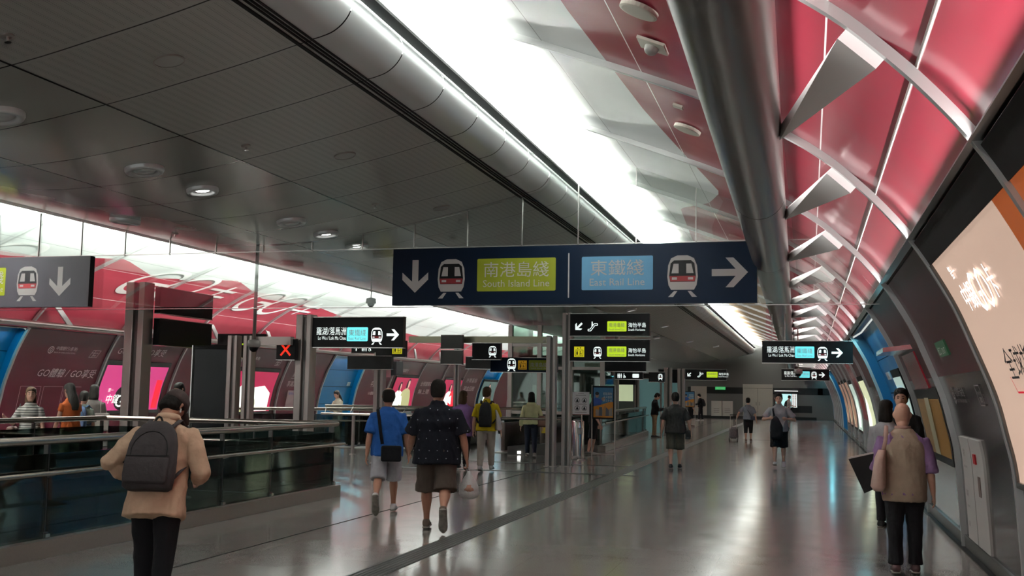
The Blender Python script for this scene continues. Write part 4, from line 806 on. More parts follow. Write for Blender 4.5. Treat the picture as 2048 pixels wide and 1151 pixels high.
# ------------------------------------------------------------------ signs
ARW = [(0, .40), (.66, .40), (.38, .08), (.60, .08), (1, .5), (.60, .92), (.38, .92), (.66, .60), (0, .60)]
def mirror(P): return [(-x, y) for x, y in P][::-1]
def plate(parent, polys, lvl, name, m, d):
    b = MB()
    for P in polys:
        a = [(u, -d / 2 - .0015 * lvl, v) for u, v in P]; b.add(a, [tuple(range(len(P)))])
    return b.build(name, m, parent, fix=False)
def tr(P, u, v, s): return [(u + x * s, v + y * s) for x, y in P]
def rrect(u0, v0, u1, v1, r=.03):
    o = []
    for cx, cy, a in ((u1 - r, v0 + r, -90), (u1 - r, v1 - r, 0), (u0 + r, v1 - r, 90), (u0 + r, v0 + r, 180)):
        for k in range(5): t = math.radians(a + k * 22.5); o.append((cx + r * math.cos(t), cy + r * math.sin(t)))
    return o
def elements(t, elems, d, wm, gm_, cm):
    for e in elems:
        k = e[0]
        if k == 'train':
            _, u, v, h = e
            B = [(-.27, .17), (.27, .17), (.33, .28), (.36, .48), (.34, .75), (.27, .92), (.12, .99), (-.12, .99), (-.27, .92), (-.34, .75), (-.36, .48), (-.33, .28)]
            lg = [(-.34, 0), (-.22, 0), (-.12, .14), (-.2, .14)]
            b = plate(t, [tr(P, u, v, h) for P in (B, lg, mirror(lg))], 1, 'train_symbol', wm, d)
            G = [(-.29, .36), (.29, .36), (.315, .5), (.28, .80), (.2, .87), (-.2, .87), (-.28, .80), (-.315, .5)]
            plate(b, [tr(G, u, v, h)], 2, 'symbol_glazing', black, d)
            plate(b, [tr([(-.285, .37), (.285, .37), (.305, .5), (-.305, .5)], u, v, h)], 3, 'symbol_band', rede, d)
            W = [(-.26, .56), (-.09, .56), (-.09, .79), (-.21, .79)]; L_ = [(-.25, .41), (-.13, .41), (-.13, .465), (-.25, .465)]
            plate(b, [tr(P, u, v, h) for P in (W, mirror(W), L_, mirror(L_))], 4, 'symbol_marking', wm, d)
        elif k == 'arrow':
            _, u, v, s, ang = e; ca, sa = math.cos(ang), math.sin(ang)
            plate(t, [[(u + ((x - .5) * ca - (y - .5) * sa) * s, v + ((x - .5) * sa + (y - .5) * ca) * s) for x, y in ARW]], 1, 'arrow', wm, d)
        elif k == 'rect': plate(t, [rrect(*e[1:5], min(.02, (e[3] - e[1]) * .4))], 1, e[6] if len(e) > 6 else 'line_panel', e[5], d)
        elif k == 'text':
            _, s, u, v, size, m_ = e[:6]; al = e[6] if len(e) > 6 else 'LEFT'; fit = e[7] if len(e) > 7 else None
            vs, fs = text_geo(s, size, 0, 0, al, fit)
            MB().add([(u + a, -d / 2 - .004, v + b_) for a, b_ in vs], fs).build('lettering', m_, t, fix=False)
        elif k == 'esc':
            _, u, v, s = e
            P = [(0, .05), (.28, .05), (.72, .62), (.98, .62), (.98, .80), (.64, .80), (.20, .23), (0, .23), (0, .05)]
            plate(t, stroke(tr(P, u, v, s), s * .07) + [tr(circ(.42, .95, .07, 12), u, v, s), tr([(.36, .5), (.5, .62), (.5, .86), (.36, .86)], u, v, s)], 1, 'escalator_symbol', wm, d)
        elif k == 'lift':
            _, u, v, s, m_ = e
            b = plate(t, [tr([(0, 0), (1, 0), (1, 1), (0, 1)], u, v, s)], 1, 'lift_symbol', m_, d)
            P = stroke(tr([(.12, .62), (.12, .1), (.88, .1), (.88, .68), (.12, .68)], u, v, s), s * .04)
            P += [tr(q, u, v, s) for q in (circ(.30, .55, .055, 12), [(.24, .2), (.36, .2), (.38, .48), (.22, .48)], circ(.60, .5, .05, 12), [(.56, .28), (.78, .28), (.78, .33), (.62, .33), (.62, .44), (.56, .44)])] + [tr(q, u, v, s) for q in ring_polys(.62, .25, .09, .03, 14)]
            P += [tr(q, u, v, s) for q in ([(.3, .76), (.36, .92), (.42, .76)], [(.56, .92), (.68, .92), (.62, .76)])]
            plate(b, P, 2, 'symbol_figure', black, d)
        elif k == 'wc':
            _, u, v, s = e
            P = []
            for cx in (.1, .4, .8): P += [circ(cx, .88, .08, 12), [(cx - .12, .35), (cx + .12, .35), (cx + .12, .76), (cx - .12, .76)], [(cx - .08, 0), (cx + .08, 0), (cx + .1, .36), (cx - .1, .36)]]
            P += ring_polys(1.45, .25, .24, .07, 18) + [circ(1.4, .88, .08, 12), [(1.34, .45), (1.46, .45), (1.46, .76), (1.34, .76)], [(1.4, .42), (1.7, .42), (1.78, .1), (1.7, .1), (1.62, .5), (1.4, .5)]]
            plate(t, [tr(q, u, v, s) for q in P], 1, 'facility_symbol', wm, d)
def sign(name, label, x, y, z, w_, h_, elems, d=.12, body=black, lit=True, rz=0, group=None, rods=None, cat='sign', trim=True):
    t = thing(name, label, cat, (x, y, z), rz, group)
    MB().box((w_ / 2, 0, h_ / 2), (w_, d, h_)).build('housing', body, t)
    if trim: MB().box((w_ / 2, -.005, -.006), (w_ + .01, d + .01, .012)).box((w_ / 2, -.005, h_ + .006), (w_ + .01, d + .01, .012)).build('edge_trim', steel_b, t)
    elements(t, elems, d, whitee if lit else whitep, greene if lit else greenp, cyane if lit else cyanp)
    if rods:
        b = MB()
        for u, zt in rods: b.box((u, 0, (h_ + zt - z) / 2 + .0), (.02, .02, zt - z - h_))
        b.build('hanger_rod', steel, t)
    return t
NX, NZ, NY = -6.13, 2.94, 14.98
wt = mat('sign_white_print_b', (.60, .58, .58), .5)
t = sign('direction_sign', 'wide navy hanging sign reading South Island Line and East Rail Line', NX, NY, NZ, 5.45, .865, [
    ('arrow', .37, .44, .50, -PI / 2), ('train', .95, .10, .60), ('rect', 1.36, .20, 2.57, .69, greenp), ('text', '南港島綫', 1.965, .43, .245, wt, 'CENTER', 1.00), ('text', 'South Island Line', 1.965, .265, .15, wt, 'CENTER', 1.02),
    ('rect', 2.755, .09, 2.775, .75, wt, 'divider'), ('rect', 2.96, .20, 4.0, .69, cyanp), ('text', '東鐵綫', 3.48, .43, .245, wt, 'CENTER', .78), ('text', 'East Rail Line', 3.48, .265, .15, wt, 'CENTER', .80),
    ('train', 4.42, .09, .60), ('arrow', 5.08, .43, .50, 0)], body=navy, lit=False, trim=False)
t = sign('direction_sign', 'grey hanging sign with train symbol and down arrow at the far left', -14.3, NY, 2.96, 2.71, .855, [
    ('rect', .2, .20, 1.02, .68, greenp), ('text', '南港島綫', .98, .42, .24, wt, 'RIGHT', .75), ('text', 'South Island Line', .98, .265, .14, wt, 'RIGHT', .75), ('train', 1.475, .10, .60), ('arrow', 2.13, .43, .50, -PI / 2)], body=greyp, lit=False, trim=False)
LW = lambda w_: [('text', '羅湖/落馬洲', .10, .215, .145, whitee, 'LEFT', .54), ('text', 'Lo Wu / Lok Ma Chau', .13, .125, .085, whitee, 'LEFT', .51), ('rect', .655, .10, 1.035, .335, cyane), ('text', '東鐵綫', .845, .20, .115, whitep, 'CENTER', .31), ('text', 'East Rail Line', .845, .125, .07, whitep, 'CENTER', .31), ('train', 1.195, .045, .285), ('arrow', 1.48, .21, .22, 0)]
sign('direction_sign', 'black lit sign to Lo Wu and Lok Ma Chau on a steel post frame', -8.08, 16.2, 2.35, 1.66, .50, LW(1), group=None)
sign('direction_sign', 'black lit Lo Wu sign under the end of the overhead duct, nearer one', -.92, 22.3, 2.335, 1.78, .44, [(e[0], *([e[1]] + [e[2] + .04] if e[0] == 'text' else [e[1] + .04]), *(e[3:] if e[0] == 'text' else e[2:])) for e in LW(1)] if False else LW(1), rods=[(.20, 3.34), (.46, 3.34)])
sign('direction_sign', 'small distant black Lo Wu sign near the end wall', -1.0, 41.5, 2.27, 1.75, .42, [e if e[0] != 'x' else e for e in LW(1)], rods=[(.2, 3.9)])
SH = lambda first: [('rect', .86, .10, 1.30, .33, greene), ('text', '南港島綫', 1.08, .205, .105, whitep, 'CENTER', .36), ('text', 'South Island Line', 1.08, .125, .06, whitep, 'CENTER', .36), ('text', '海怡半島', 1.34, .20, .115, whitee, 'LEFT', .40), ('text', 'South Horizons', 1.34, .115, .075, whitee, 'LEFT', .38)] + first
t = sign('direction_sign', 'upper lit South Horizons sign with escalator symbol on the steel post', -5.24, 23.5, 2.95, 1.82, .50, SH([('arrow', .20, .21, .22, -PI * .75), ('esc', .42, .10, .22)]))
t = sign('direction_sign', 'lower lit South Horizons sign with lift and train symbols on the steel post', -5.24, 23.5, 2.38, 1.82, .48, SH([('lift', .10, .09, .235, yele), ('train', .64, .055, .27)]))
sign('direction_sign', 'distant lit South Horizons escalator sign near the grey end wall', -4.87, 43.6, 2.27, 1.66, .43, SH([('arrow', .20, .21, .22, -PI * .75), ('esc', .42, .10, .22)])[:5] + [('arrow', .15, .21, .20, -PI * .75), ('esc', .5, .10, .22)])
sign('direction_sign', 'black sign with yellow lift symbol under the Lo Wu sign', -9.5, 22.3, 2.40, .72, .36, [('lift', .40, .07, .24, yele)])
sign('direction_sign', 'black strip sign with white toilet and wheelchair symbols', -10.15, 22.4, 2.49, .68, .22, [('arrow', .12, .11, .13, PI / 2), ('wc', .26, .04, .13)])
sign('direction_sign', 'blank back of a black sign below the toilet symbols', -10.15, 22.2, 2.12, 1.08, .29, [])
sign('direction_sign', 'black sign with one pale train symbol beside the long steel beam', -7.42, 23.0, 2.38, .68, .37, [('train', .49, .05, .26)])
sign('direction_sign', 'navy sign with train, orange lift symbol and lime panel behind the gate post', -7.25, 23.9, 2.12, 1.62, .33, [('train', .52, .02, .30), ('lift', .68, .06, .21, ora), ('rect', .94, .05, 1.42, .28, greenp), ('text', '南港島綫', 1.18, .13, .115, whitep, 'CENTER', .40), ('text', 'South Island Line', 1.18, .075, .05, whitep, 'CENTER', .38)], body=navy)
for z_, lb in ((2.62, 'upper square grey back panel hung left of the train sign'), (2.27, 'lower square grey back panel hung left of the train sign')): sign('hanging_panel', lb, -8.15, 22.9, z_, .52, .31, [], body=mat('grey_back', (.05, .047, .045), .4))
sign('hanging_panel', 'grey back panel of a sign at an angle below the train sign', -7.72, 23.4, 2.18, .58, .27, [], body=mat('grey_back', (.05, .047, .045), .4), rz=.25)
sign('direction_sign', 'black back of a wide sign behind the lower South Horizons sign', -5.0, 26.5, 2.22, 1.05, .37, [])
sign('direction_sign', 'black strip sign with toilet, wheelchair and telephone symbols', -4.85, 27.2, 2.03, .72, .18, [('wc', .06, .03, .12), ('rect', .45, .04, .62, .14, whitee, 'telephone_symbol')])
sign('direction_sign', 'small dark sign with a lone train symbol further back', -4.9, 33.5, 2.05, .5, .30, [('train', .37, .05, .20)])
sign('direction_sign', 'dark distant sign over the blue-green doorway', -6.1, 44.5, 2.15, 1.0, .55, [('rect', .2, .10, .55, .13, greene)], rz=0)
# signs set along the corridor at the escalator gate on the left
sign('direction_sign', 'upper black side-on sign panel on the tall brown-grey post', -11.42, 16.62, 2.98, 1.75, .47, [], rz=PI / 2)
sign('direction_sign', 'lower black side-on sign panel on the tall brown-grey post', -11.42, 16.62, 2.40, 1.75, .48, [], rz=PI / 2)
sign('direction_sign', 'small black South Horizons sign seen beyond the side-on panels', -11.75, 18.6, 2.25, .95, .24, [('text', 'South Horizons', .06, .05, .085, whitee, 'LEFT', .48), ('text', '海怡半島', .06, .13, .08, whitee, 'LEFT', .4), ('rect', .62, .06, .9, .18, greene)])
t = sign('signal_box', 'small black box sign showing a red cross', -8.6, 15.98, 2.13, .34, .34, []); b = MB()
for P in stroke([(.08, .07), (.26, .27)], .035) + stroke([(.08, .27), (.26, .07)], .035): b.add([(u, -.064, v) for u, v in P], [(0, 1, 2, 3)])
b.build('red_cross', mat('red_lit', (.8, .03, .01), .5, emit=.6), t, fix=False)
# ------------------------------------------------------------------ posts and beams
def post(label, x, y, h_, w_=.13, d_=.2, group=None, base=True):
    t = thing('steel_post', label, 'post', (x, y, 0), 0, group)
    MB().box((-w_ * .36, 0, h_ / 2), (w_ * .5, d_, h_), bev=.012).box((w_ * .36, 0, h_ / 2), (w_ * .34, d_, h_), bev=.01).build('profile', steel, t)
    MB().box((0, .01, h_ / 2 - .02), (w_ * .5, d_ * .7, h_ - .04)).build('channel', steel_d, t)
    if base: MB().box((0, 0, .006), (w_ * 1.5, d_ * 1.3, .012)).build('base_plate', steel, t)
    return t
post('tall brown-grey steel post carrying the side-on black panels', -11.66, 16.45, 3.52, .34, .3)
post('slim steel post left of the narrow gate opening', -9.27, 15.72, 2.52, .16, .16)
post('slim steel post joined to the red cross beam', -9.02, 15.78, 2.52, .14, .16)
post('wide steel post carrying the nearer Lo Wu sign frame', -8.19, 16.2, 2.90, .24, .25)
post('steel post hanging from the right side of the nearer Lo Wu sign frame', -6.36, 16.25, 2.88, .08, .1) if False else None
post('steel post under the toilet symbols sign', -9.42, 22.35, 2.5, .2, .2)
post('steel post under the square grey back panels', -7.9, 23.35, 2.78, .12, .16)
post('left one of the twin steel posts beside the bin', -5.62, 23.3, 2.94, .19, .2)
post('right one of the twin steel posts, carrying the South Horizons signs', -5.32, 23.55, 3.48, .17, .2)
post('distant steel post left of the far South Horizons sign', -5.55, 43.4, 2.75, .28, .2); post('distant steel post carrying the far South Horizons sign', -5.05, 43.6, 2.72, .24, .2)
post('distant steel post by the blue-green doorway', -7.0, 44.3, 2.6, .2, .2)
t = thing('gate_beam', 'short steel beam over the red cross box', 'beam', (-8.63, 15.9, 2.44)); MB().box((0, .0, 0), (.66, .14, .14)).build('beam_body', steel, t)
t = thing('gate_beam', 'long brownish steel beam spanning between the Lo Wu sign and twin posts', 'beam', (-7.4, 23.35, 2.85)); MB().box((0, 0, 0), (3.42, .16, .15)).build('beam_body', mat('bronze_steel', (.36, .34, .25), .3, .9), t); MB().box((1.6, -.085, -.03), (.05, .01, .05)).build('label_plate', whitep, t)
# cameras on poles
def cctv(label, x, y, z, ztop, r=.02, kind='dome'):
    t = thing('ceiling_camera', label, 'camera', (x, y, z))
    MB().tube([(0, 0, .05), (0, 0, ztop - z)], r, 10).build('pole', steel, t, smooth=True)
    MB().lathe((0, 0, 0), [(.09, .03), (.07, .10), (-.02, .11), (-.04, .09)], 20).build('camera_housing', mat('grey_plastic', (.25, .24, .23), .4), t, smooth=True)
    MB().sphere((0, 0, -.04), .075).build('dome', black, t, smooth=True)
cctv('camera on a long vertical pole in front of the white vault', -8.62, 15.2, 2.34, 3.95, .028)
cctv('small dome camera hanging against the bright far vault', -8.9, 20.5, 3.5, 3.95, .012)
cctv('pinkish dome camera hanging below the nearer Lo Wu sign', -.25, 27, 2.25, 3.4, .015)
# ------------------------------------------------------------------ balustrades
gbal = glass_mat('balustrade_glass', (.30, .37, .36), .55, .03, .05)
gbal2 = glass_mat('balustrade_glass_low', (.10, .13, .13), .3, .05, .03)
railm = mat('handrail_steel', (.42, .38, .34), .26, 1.0)
def balustrade(label, p0, p1, joints, zg0=.17, zg1=.98, zr=1.11, mid=True, kerb=True, midside=1, gl=None):
    p0, p1 = Vector(p0), Vector(p1); d = (p1 - p0); L = d.length; d.normalize(); rz = math.atan2(d.y, d.x)
    t = thing('glass_balustrade', label, 'balustrade', (p0.x, p0.y, 0), rz)
    J = [0] + joints + [L]
    for a, b in zip(J, J[1:]):
        MB().box(((a + b) / 2, 0, (zg0 + zg1) / 2), (b - a - .02, .016, zg1 - zg0)).build('glass_panel', gl or gbal, t)
    MB().tube([(-.05, 0, zr), (L + .08, 0, zr)], .042, 18).build('handrail', railm, t); autosmooth(t.children[-1])
    if mid: MB().tube([(-.05, -.11 * midside, .80), (L + .14, -.11 * midside, .80)], .024, 14).build('lower_rail', railm, t); autosmooth(t.children[-1])
    for a in J[1:]:
        MB().box((min(a, L - .03), .02, (zg0 + zr) / 2 - .02), (.035, .05, zr - zg0 - .05)).box((min(a, L - .03), .0, zg0 + .02), (.05, .06, .08)).build('post', steel_d, t)
        if mid: MB().tube([(min(a, L - .03), 0, .76), (min(a, L - .03), -.11 * midside, .79)], .012, 8).build('rail_bracket', steel, t)
        MB().box((min(a, L - .03), -.03 * midside, zg0 + .01), (.06, .03, .07)).build('clamp', steel_b, t)
    if kerb: MB().box((L / 2, .0, zg0 / 2), (L + .1, .22, zg0)).build('kerb', mat('granite_kerb', (.20, .175, .155), .3, var=.1, vscale=60), t)
    return t
balustrade('long glass balustrade with steel handrail behind the man in the cap', (-7.15, -1.0), (-7.15, 15.2), [1.5, 4.0, 6.4, 9.75, 12.95, 14.2])
balustrade('glass balustrade on the far side of the stair opening', (-11.4, -1.0), (-11.4, 15.25), [3, 6, 9, 12, 14.6], mid=False)
balustrade('glass balustrade closing the end of the stair opening', (-11.35, 15.3), (-7.25, 15.3), [1.37, 2.74], mid=True)
balustrade('distant glass balustrade running along the corridor beyond the poster stand', (-5.72, 29.9), (-6.45, 43.2), [2.2, 3.6, 6.0, 9.5, 12.5], kerb=True, gl=glass_mat('balustrade_glass_blue', (.28, .38, .42), .5, .05, .1))
balustrade('rail behind the escalator landing in front of the blue bay', (-14.5, 25.0), (-10.4, 28.0), [1.6, 3.2], kerb=False, mid=True)
# steel queue-rail posts and guard rails at the landing
for x, y, lb in ((-11.26, 25.04, 'steel bollard post under the guard rail left of the man in blue'),):
    t = thing('guard_post', lb, 'post', (x, y, 0)); MB().tube([(0, 0, 0), (0, 0, .98)], .045, 16).build('tube', steel, t); autosmooth(t.children[-1]); MB().lathe((0, 0, 0), [(.0, .08), (.015, .08), (.02, .045)], 20).build('base_plate', steel, t)
t = thing('guard_rail', 'horizontal steel guard rail running behind the man in blue', 'rail', (-12.2, 25.1, 0)); MB().tube([(0, 0, 1.02), (6.6, -.6, 1.02)], .03, 14).tube([(0.1, 0, 1.22), (5.6, 1.9, 1.22)], .035, 14).build('rail', railm, t); autosmooth(t.children[-1])
for k in range(4): MB().tube([(.1 + k * .7, -.005, 1.02), (.1 + k * .7, .1 + .12 * k, 1.22)], .01, 6).build('bracket', steel, t)
# ------------------------------------------------------------------ escalators
glb = mat('skirt_light', (1, 1, .95), .5, emit=6)
def escalator(label, x0, x1, y, h_=.9, L=5, led=None, glass=True):
    t = thing('escalator', label, 'escalator', (x0, y, 0)); w_ = x1 - x0
    for a in (0, w_):
        MB().box((a, L / 2, .42), (.12, L, .78), bev=.02).build('side_panel', mat('escalator_side', (.12, .10, .09), .25, .7), t)
        pts = [(a, -.35, .52), (a, -.42, .70), (a, -.35, .86), (a, -.15, h_), (a, L, h_)]
        MB().tube(pts, .042, 12).build('handrail_belt', rubber, t); autosmooth(t.children[-1])
        if glass: MB().box((a, L / 2 + .1, h_ - .06), (.015, L, .13)).build('glass_panel', gbal, t)
    MB().box((w_ / 2, -.25, .008), (w_ + .3, .9, .016)).build('comb_plate', mat('comb_metal', (.12, .12, .11), .35, .8), t)
    b = MB()
    for k in range(14): b.box((w_ / 2, .45 + k * .34, .0 + .014 * k), (w_ - .14, .32, .02 + .028 * k))
    b.build('steps', mat('step_metal', (.06, .06, .06), .4, .7), t)
    b = MB().box((w_ + .12, -.5, .10), (.07, .02, .04)); b.build('skirt_lamp', glb, t)
    s = MB().box((w_ / 2 - .3, -.02 if False else L * 0 - .01, .62), (.10, .012, .13)); s.build('warning_label', yele, t) if False else None
    MB().box((w_ + .07, -.02, .62), (.13, .012, .16)).build('warning_label', mat('label_yellow', (.5, .38, .02), .6), t)
    return t
escalator('dark steel escalator landing behind the man in blue', -12.9, -11.9, 28.2); escalator('dark steel escalator landing behind the black patterned shirt', -11.2, -10.2, 28.5)
escalator('steel escalator that the woman in the yellow hoodie walks towards', -8.2, -7.1, 28.3)
t = thing('escalator_plinth', 'low sloping steel plinth with floor light beside the yellow hoodie woman', 'plinth', (-7.7, 27.0, 0)); MB().prism([(0, 0, 0), (1.5, .2, 0), (1.5, .2, .36), (0, 0, .22)], (0, .3, 0)).build('plinth_body', steel_d, t); MB().box((.32, -.0, .07), (.08, .03, .06)).build('floor_light', glb, t)
# ------------------------------------------------------------------ glass lift
t = thing('glass_lift_shaft', 'glass and steel lift shaft rising to the ceiling behind the gate', 'lift', (-9.5, 33.5, 0))
gl2 = glass_mat('lift_glass', (.55, .68, .62), .5, .03, .12)
for u in (0, 1.0, 2.05, 3.1): MB().box((u, 0, 1.93), (.14, .14, 3.86)).build('column', steel, t)
for u in (0, 3.1): MB().box((u, 2.6, 1.93), (.14, .14, 3.86)).build('column', steel, t)
for z in (1.0, 2.45, 3.2): MB().box((1.55, 0, z), (3.1, .1, .10)).build('cross_beam', steel, t)
MB().box((1.55, .05, 2.0), (3.0, .02, 3.7)).box((0, 1.3, 2.0), (.02, 2.5, 3.7)).box((3.1, 1.3, 2.0), (.02, 2.5, 3.7)).build('glass_panel', gl2, t)
MB().box((1.55, 1.3, 2.62), (2.7, 2.2, .5)).build('lift_car', mat('lift_car_grey', (.16, .20, .18), .4), t)
MB().box((1.55, 1.3, .5), (2.7, 2.2, 1.0)).build('lift_base', steel_d, t)
MB().box((2.3, 1.0, 1.35), (.5, .05, .55)).build('notice_lit', mat('notice_pale', (.55, .7, .55), .5, emit=.35), t)
# ------------------------------------------------------------------ writing and lightboxes on the walls
def logo(side, Y, z, s, m, parent):
    P = ring_polys(.5 * s, .5 * s, .5 * s, .10 * s, 30) + ring_polys(.5 * s, .5 * s, .23 * s, .09 * s, 16) + [[(x * s, y * s) for x, y in q] for q in ([(.46, .0), (.54, .0), (.54, .26), (.46, .26)], [(.46, .74), (.54, .74), (.54, 1), (.46, 1)])]
    return wall_poly(P, side, Y, z, m, parent, 'bank_emblem')
def wall_print(side, label, Y, z, items, cat='wall lettering', m=None, group=None):
    """printed lettering applied to one wall bay: items ('t',text,du,dz,size,shear,fit) / ('logo',du,dz,s) / ('p',polys)"""
    t = thing('wall_graphic', label, cat, (0, 0, 0), 0, group); m = m or letterw
    for it in items:
        if it[0] == 't': wall_text(it[1], side, Y - side * it[2], z + it[3], it[4], m, t, shear=it[5] if len(it) > 5 else 0, fit=it[6] if len(it) > 6 else None, bold=0)
        elif it[0] == 'logo': logo(side, Y - side * it[1], z + it[2], it[3], m, t)
        elif it[0] == 'p': wall_poly(it[1], side, Y, z, it[2] if len(it) > 2 else m, t, it[3] if len(it) > 3 else 'graphic')
    return t
BOC = [('logo', 0, 0, .20), ('t', '中国銀行(香港)', .26, .10, .12, .1, .78), ('t', 'BANK OF CHINA (HONG KONG)', .25, .02, .055, 0, .78)]
UP = [('p', stroke([(0, 0), (.30, 0), (.38, .2), (.08, .2), (0, 0)], .012) + stroke([(.1, .0), (.18, .2)], .012)), ('t', 'UnionPay', .06, .10, .055, .3, .25), ('t', '银联', .12, .03, .055, .3, .13)]
GG = [('t', 'GO體驗', 0, 0, .26, .28, .95), ('t', '/', 1.02, 0, .28, .3), ('t', 'GO享受', 1.2, 0, .26, .28, .95)]
wall_print(-1, 'bank emblem and name on the dark red wall bay beside the left blue bay', 21.75, 2.42, BOC)
wall_print(-1, 'small slanted card emblem at the right end of the first dark red bay', 23.35, 2.38, UP)
wall_print(-1, 'large pale GO slogan on the dark red wall above the two talking women', 21.7, 1.86, GG)
wall_print(-1, 'pale GO slogan on the dark red wall above the pink lightbox', 24.4, 2.52, GG)
wall_print(-1, 'fine pale outline boxes printed low on the dark red bay', 21.2, 1.0, [('p', stroke([(.1, 0), (.1, .62), (.8, .62), (.8, 0)], .008) + stroke([(.9, 0), (.9, .62), (1.6, .62), (1.6, 0)], .008) + stroke([(1.65, 0), (1.65, .62), (2.3, .62)], .008))])
wall_print(-1, 'bank name in pale script above the lightbox of the woman in white', 31.0, 2.5, [('t', '中国銀行(香港)', .1, .1, .14, .1, .9)]); wall_print(-1, 'small slanted card emblem above the second lightbox', 33.2, 2.45, UP)
wall_print(-1, 'pale slogan ending in a huge 5% on the dark red bay', 34.5, 1.62, [('t', '簽賬滿指定GO額', .35, .48, .22, .2, 1.5), ('t', '享高達', .15, .12, .24, .15, .75), ('t', '5%', .95, -.05, .52, .2, .95), ('p', stroke([(.3, .43), (1.9, .43)], .02))])
t = wall_print(-1, 'pale pink panel of small print beneath the 5% slogan', 34.9, .98, [('p', [rrect(0, 0, 1.7, .62, .04)], mat('pale_pink_print', (.40, .28, .28), .5), 'panel')], cat='wall panel')
wall_text('雲閃付', -1, 35.0, 1.38, .16, mat('print_blue', (.03, .06, .3), .5), t, fit=.42, off=.016); wall_poly([rrect(0, 0, .16, .16, .02)], -1, 35.75, 1.36, mat('print_yellow', (.6, .4, .02), .5), t, 'badge', off=.016); wall_text('憑卡', -1, 36.0, 1.38, .16, letterb, t, fit=.34, off=.016)
wall_text('不設上限  查詢', -1, 35.2, 1.08, .17, letterb, t, fit=1.3, off=.016)
GOC = [('t', '中銀GO卡', 0, 0, .34, .15, 1.25), ('t', '第一', .1, .32, .14, .1)]
wall_print(-1, 'pale card name on the red bay right of the distant left blue bay', 42.2, 1.8, GOC + [('t', 'GO體驗 / GO享受', 0, -.35, .16, .2, 1.3)])
wall_print(-1, 'pale slanted lettering behind the patterned shirt man', 48.2, 1.9, [('t', '全球簽賬賞', 0, 0, .26, .1, 1.6), ('t', '無上限', 0, -.4, .28, .1, 1.5)])
wall_print(-1, 'small bank script high on a distant left red bay', 45.0, 2.5, [('t', '中国銀行', 0, 0, .2, .1, .9)]); wall_print(-1, 'pale lettering on the distant red bay behind the purple top', 55.0, 1.7, [('t', '外幣簽賬', 0, .45, .3, .1, 1.9), ('t', '現金回贈', 0, 0, .3, .1, 1.9)])
# white script on the left vault: two large GO words
for Yg, lb in ((15.0, 'large white GO lettering on the bright left vault, left of the grey post'), (21.8, 'large white GO lettering on the left vault between the posts'), (27.3, 'large white GO lettering on the left vault above the red cross box')):
    t = thing('vault_lettering', lb, 'lettering', (0, 0, 0), 0, 'large white vault letterings'); mw = mat('lettering_white', (.8, .8, .8), .4)
    sh = lambda P: [[(x + y * .7, y) for x, y in q] for q in P]
    wall_poly(sh(ring_polys(.8, .75, .72, .15, 34, .5, 2 * PI - .2)) + sh(stroke([(.85, .66), (1.52, .66), (1.5, .5)], .13)), -1, Yg, 3.95, mw, t, 'letter')
    wall_poly(sh(ring_polys(2.25, .75, .72, .14, 36)), -1, Yg, 3.95, mw, t, 'letter')
    wall_poly(sh(stroke([(3.2, .9), (4.4, .9)], .12) + stroke([(3.8, 1.2), (3.8, .3)], .12) + stroke([(3.2, .55), (4.5, .55)], .1)), -1, Yg, 3.95, mw, t, 'letter')
def emi(name, col, s): return mat(name, col, .4, emit=s)
pinkE = emi('poster_pink', (.62, .05, .22), .48); whiteE = emi('poster_white', (.80, .85, .78), .9); darkE = mat('poster_dark', (.02, .012, .015), .4); fleshE = emi('poster_flesh', (.75, .42, .34), .6); khE = emi('poster_khaki', (.45, .45, .22), .6); redE = emi('poster_red', (.75, .02, .04), .6); skyE = emi('poster_sky', (.15, .5, .8), .6)
def lightbox(side, label, y0, y1, z0, z1, base, polys, texts=(), group=None):
    t = thing('poster_lightbox', label, 'lightbox', (0, 0, 0), 0, group); a, b = s_of_z(z0), s_of_z(z1)
    wall_grid(side, y0 - .09, y1 + .09, a - .09, b + .13, off=-.01, thick=.05).build('frame', blackm, t)
    wall_grid(side, y0, y1, a, b, off=.035, thick=.012).build('screen', base, t)
    Yl = y1 if side > 0 else y0
    for i, (P, m_, nm) in enumerate(polys): wall_poly([[(u, v) for u, v in q] for q in P], side, Yl, z0, m_, t, nm, off=.05 + .0015 * i)
    for tx, u, v, sz, m_, sh_ in texts: wall_text(tx, side, Yl - side * u, z0, sz, m_, t, shear=sh_, off=.07) if v == 0 else wall_text(tx, side, Yl - side * u, z0 + v, sz, m_, t, shear=sh_, off=.07)
    return t
def figure(u, v, s, coat, face=fleshE):
    q = lambda P: [(u + x * s, v + y * s) for x, y in P]
    return [([q([(-.5, 0), (.5, 0), (.52, .4), (.38, .66), (.14, .74), (-.14, .74), (-.4, .62), (-.55, .3)])], coat, 'figure_coat'), ([q(circ(0, .92, .17, 20, .22))], darkE, 'figure_hair'), ([q(circ(.03, .89, .12, 18, .17)), q([(-.06, .68), (.08, .68), (.1, .78), (-.06, .78)])], face, 'figure_face')]
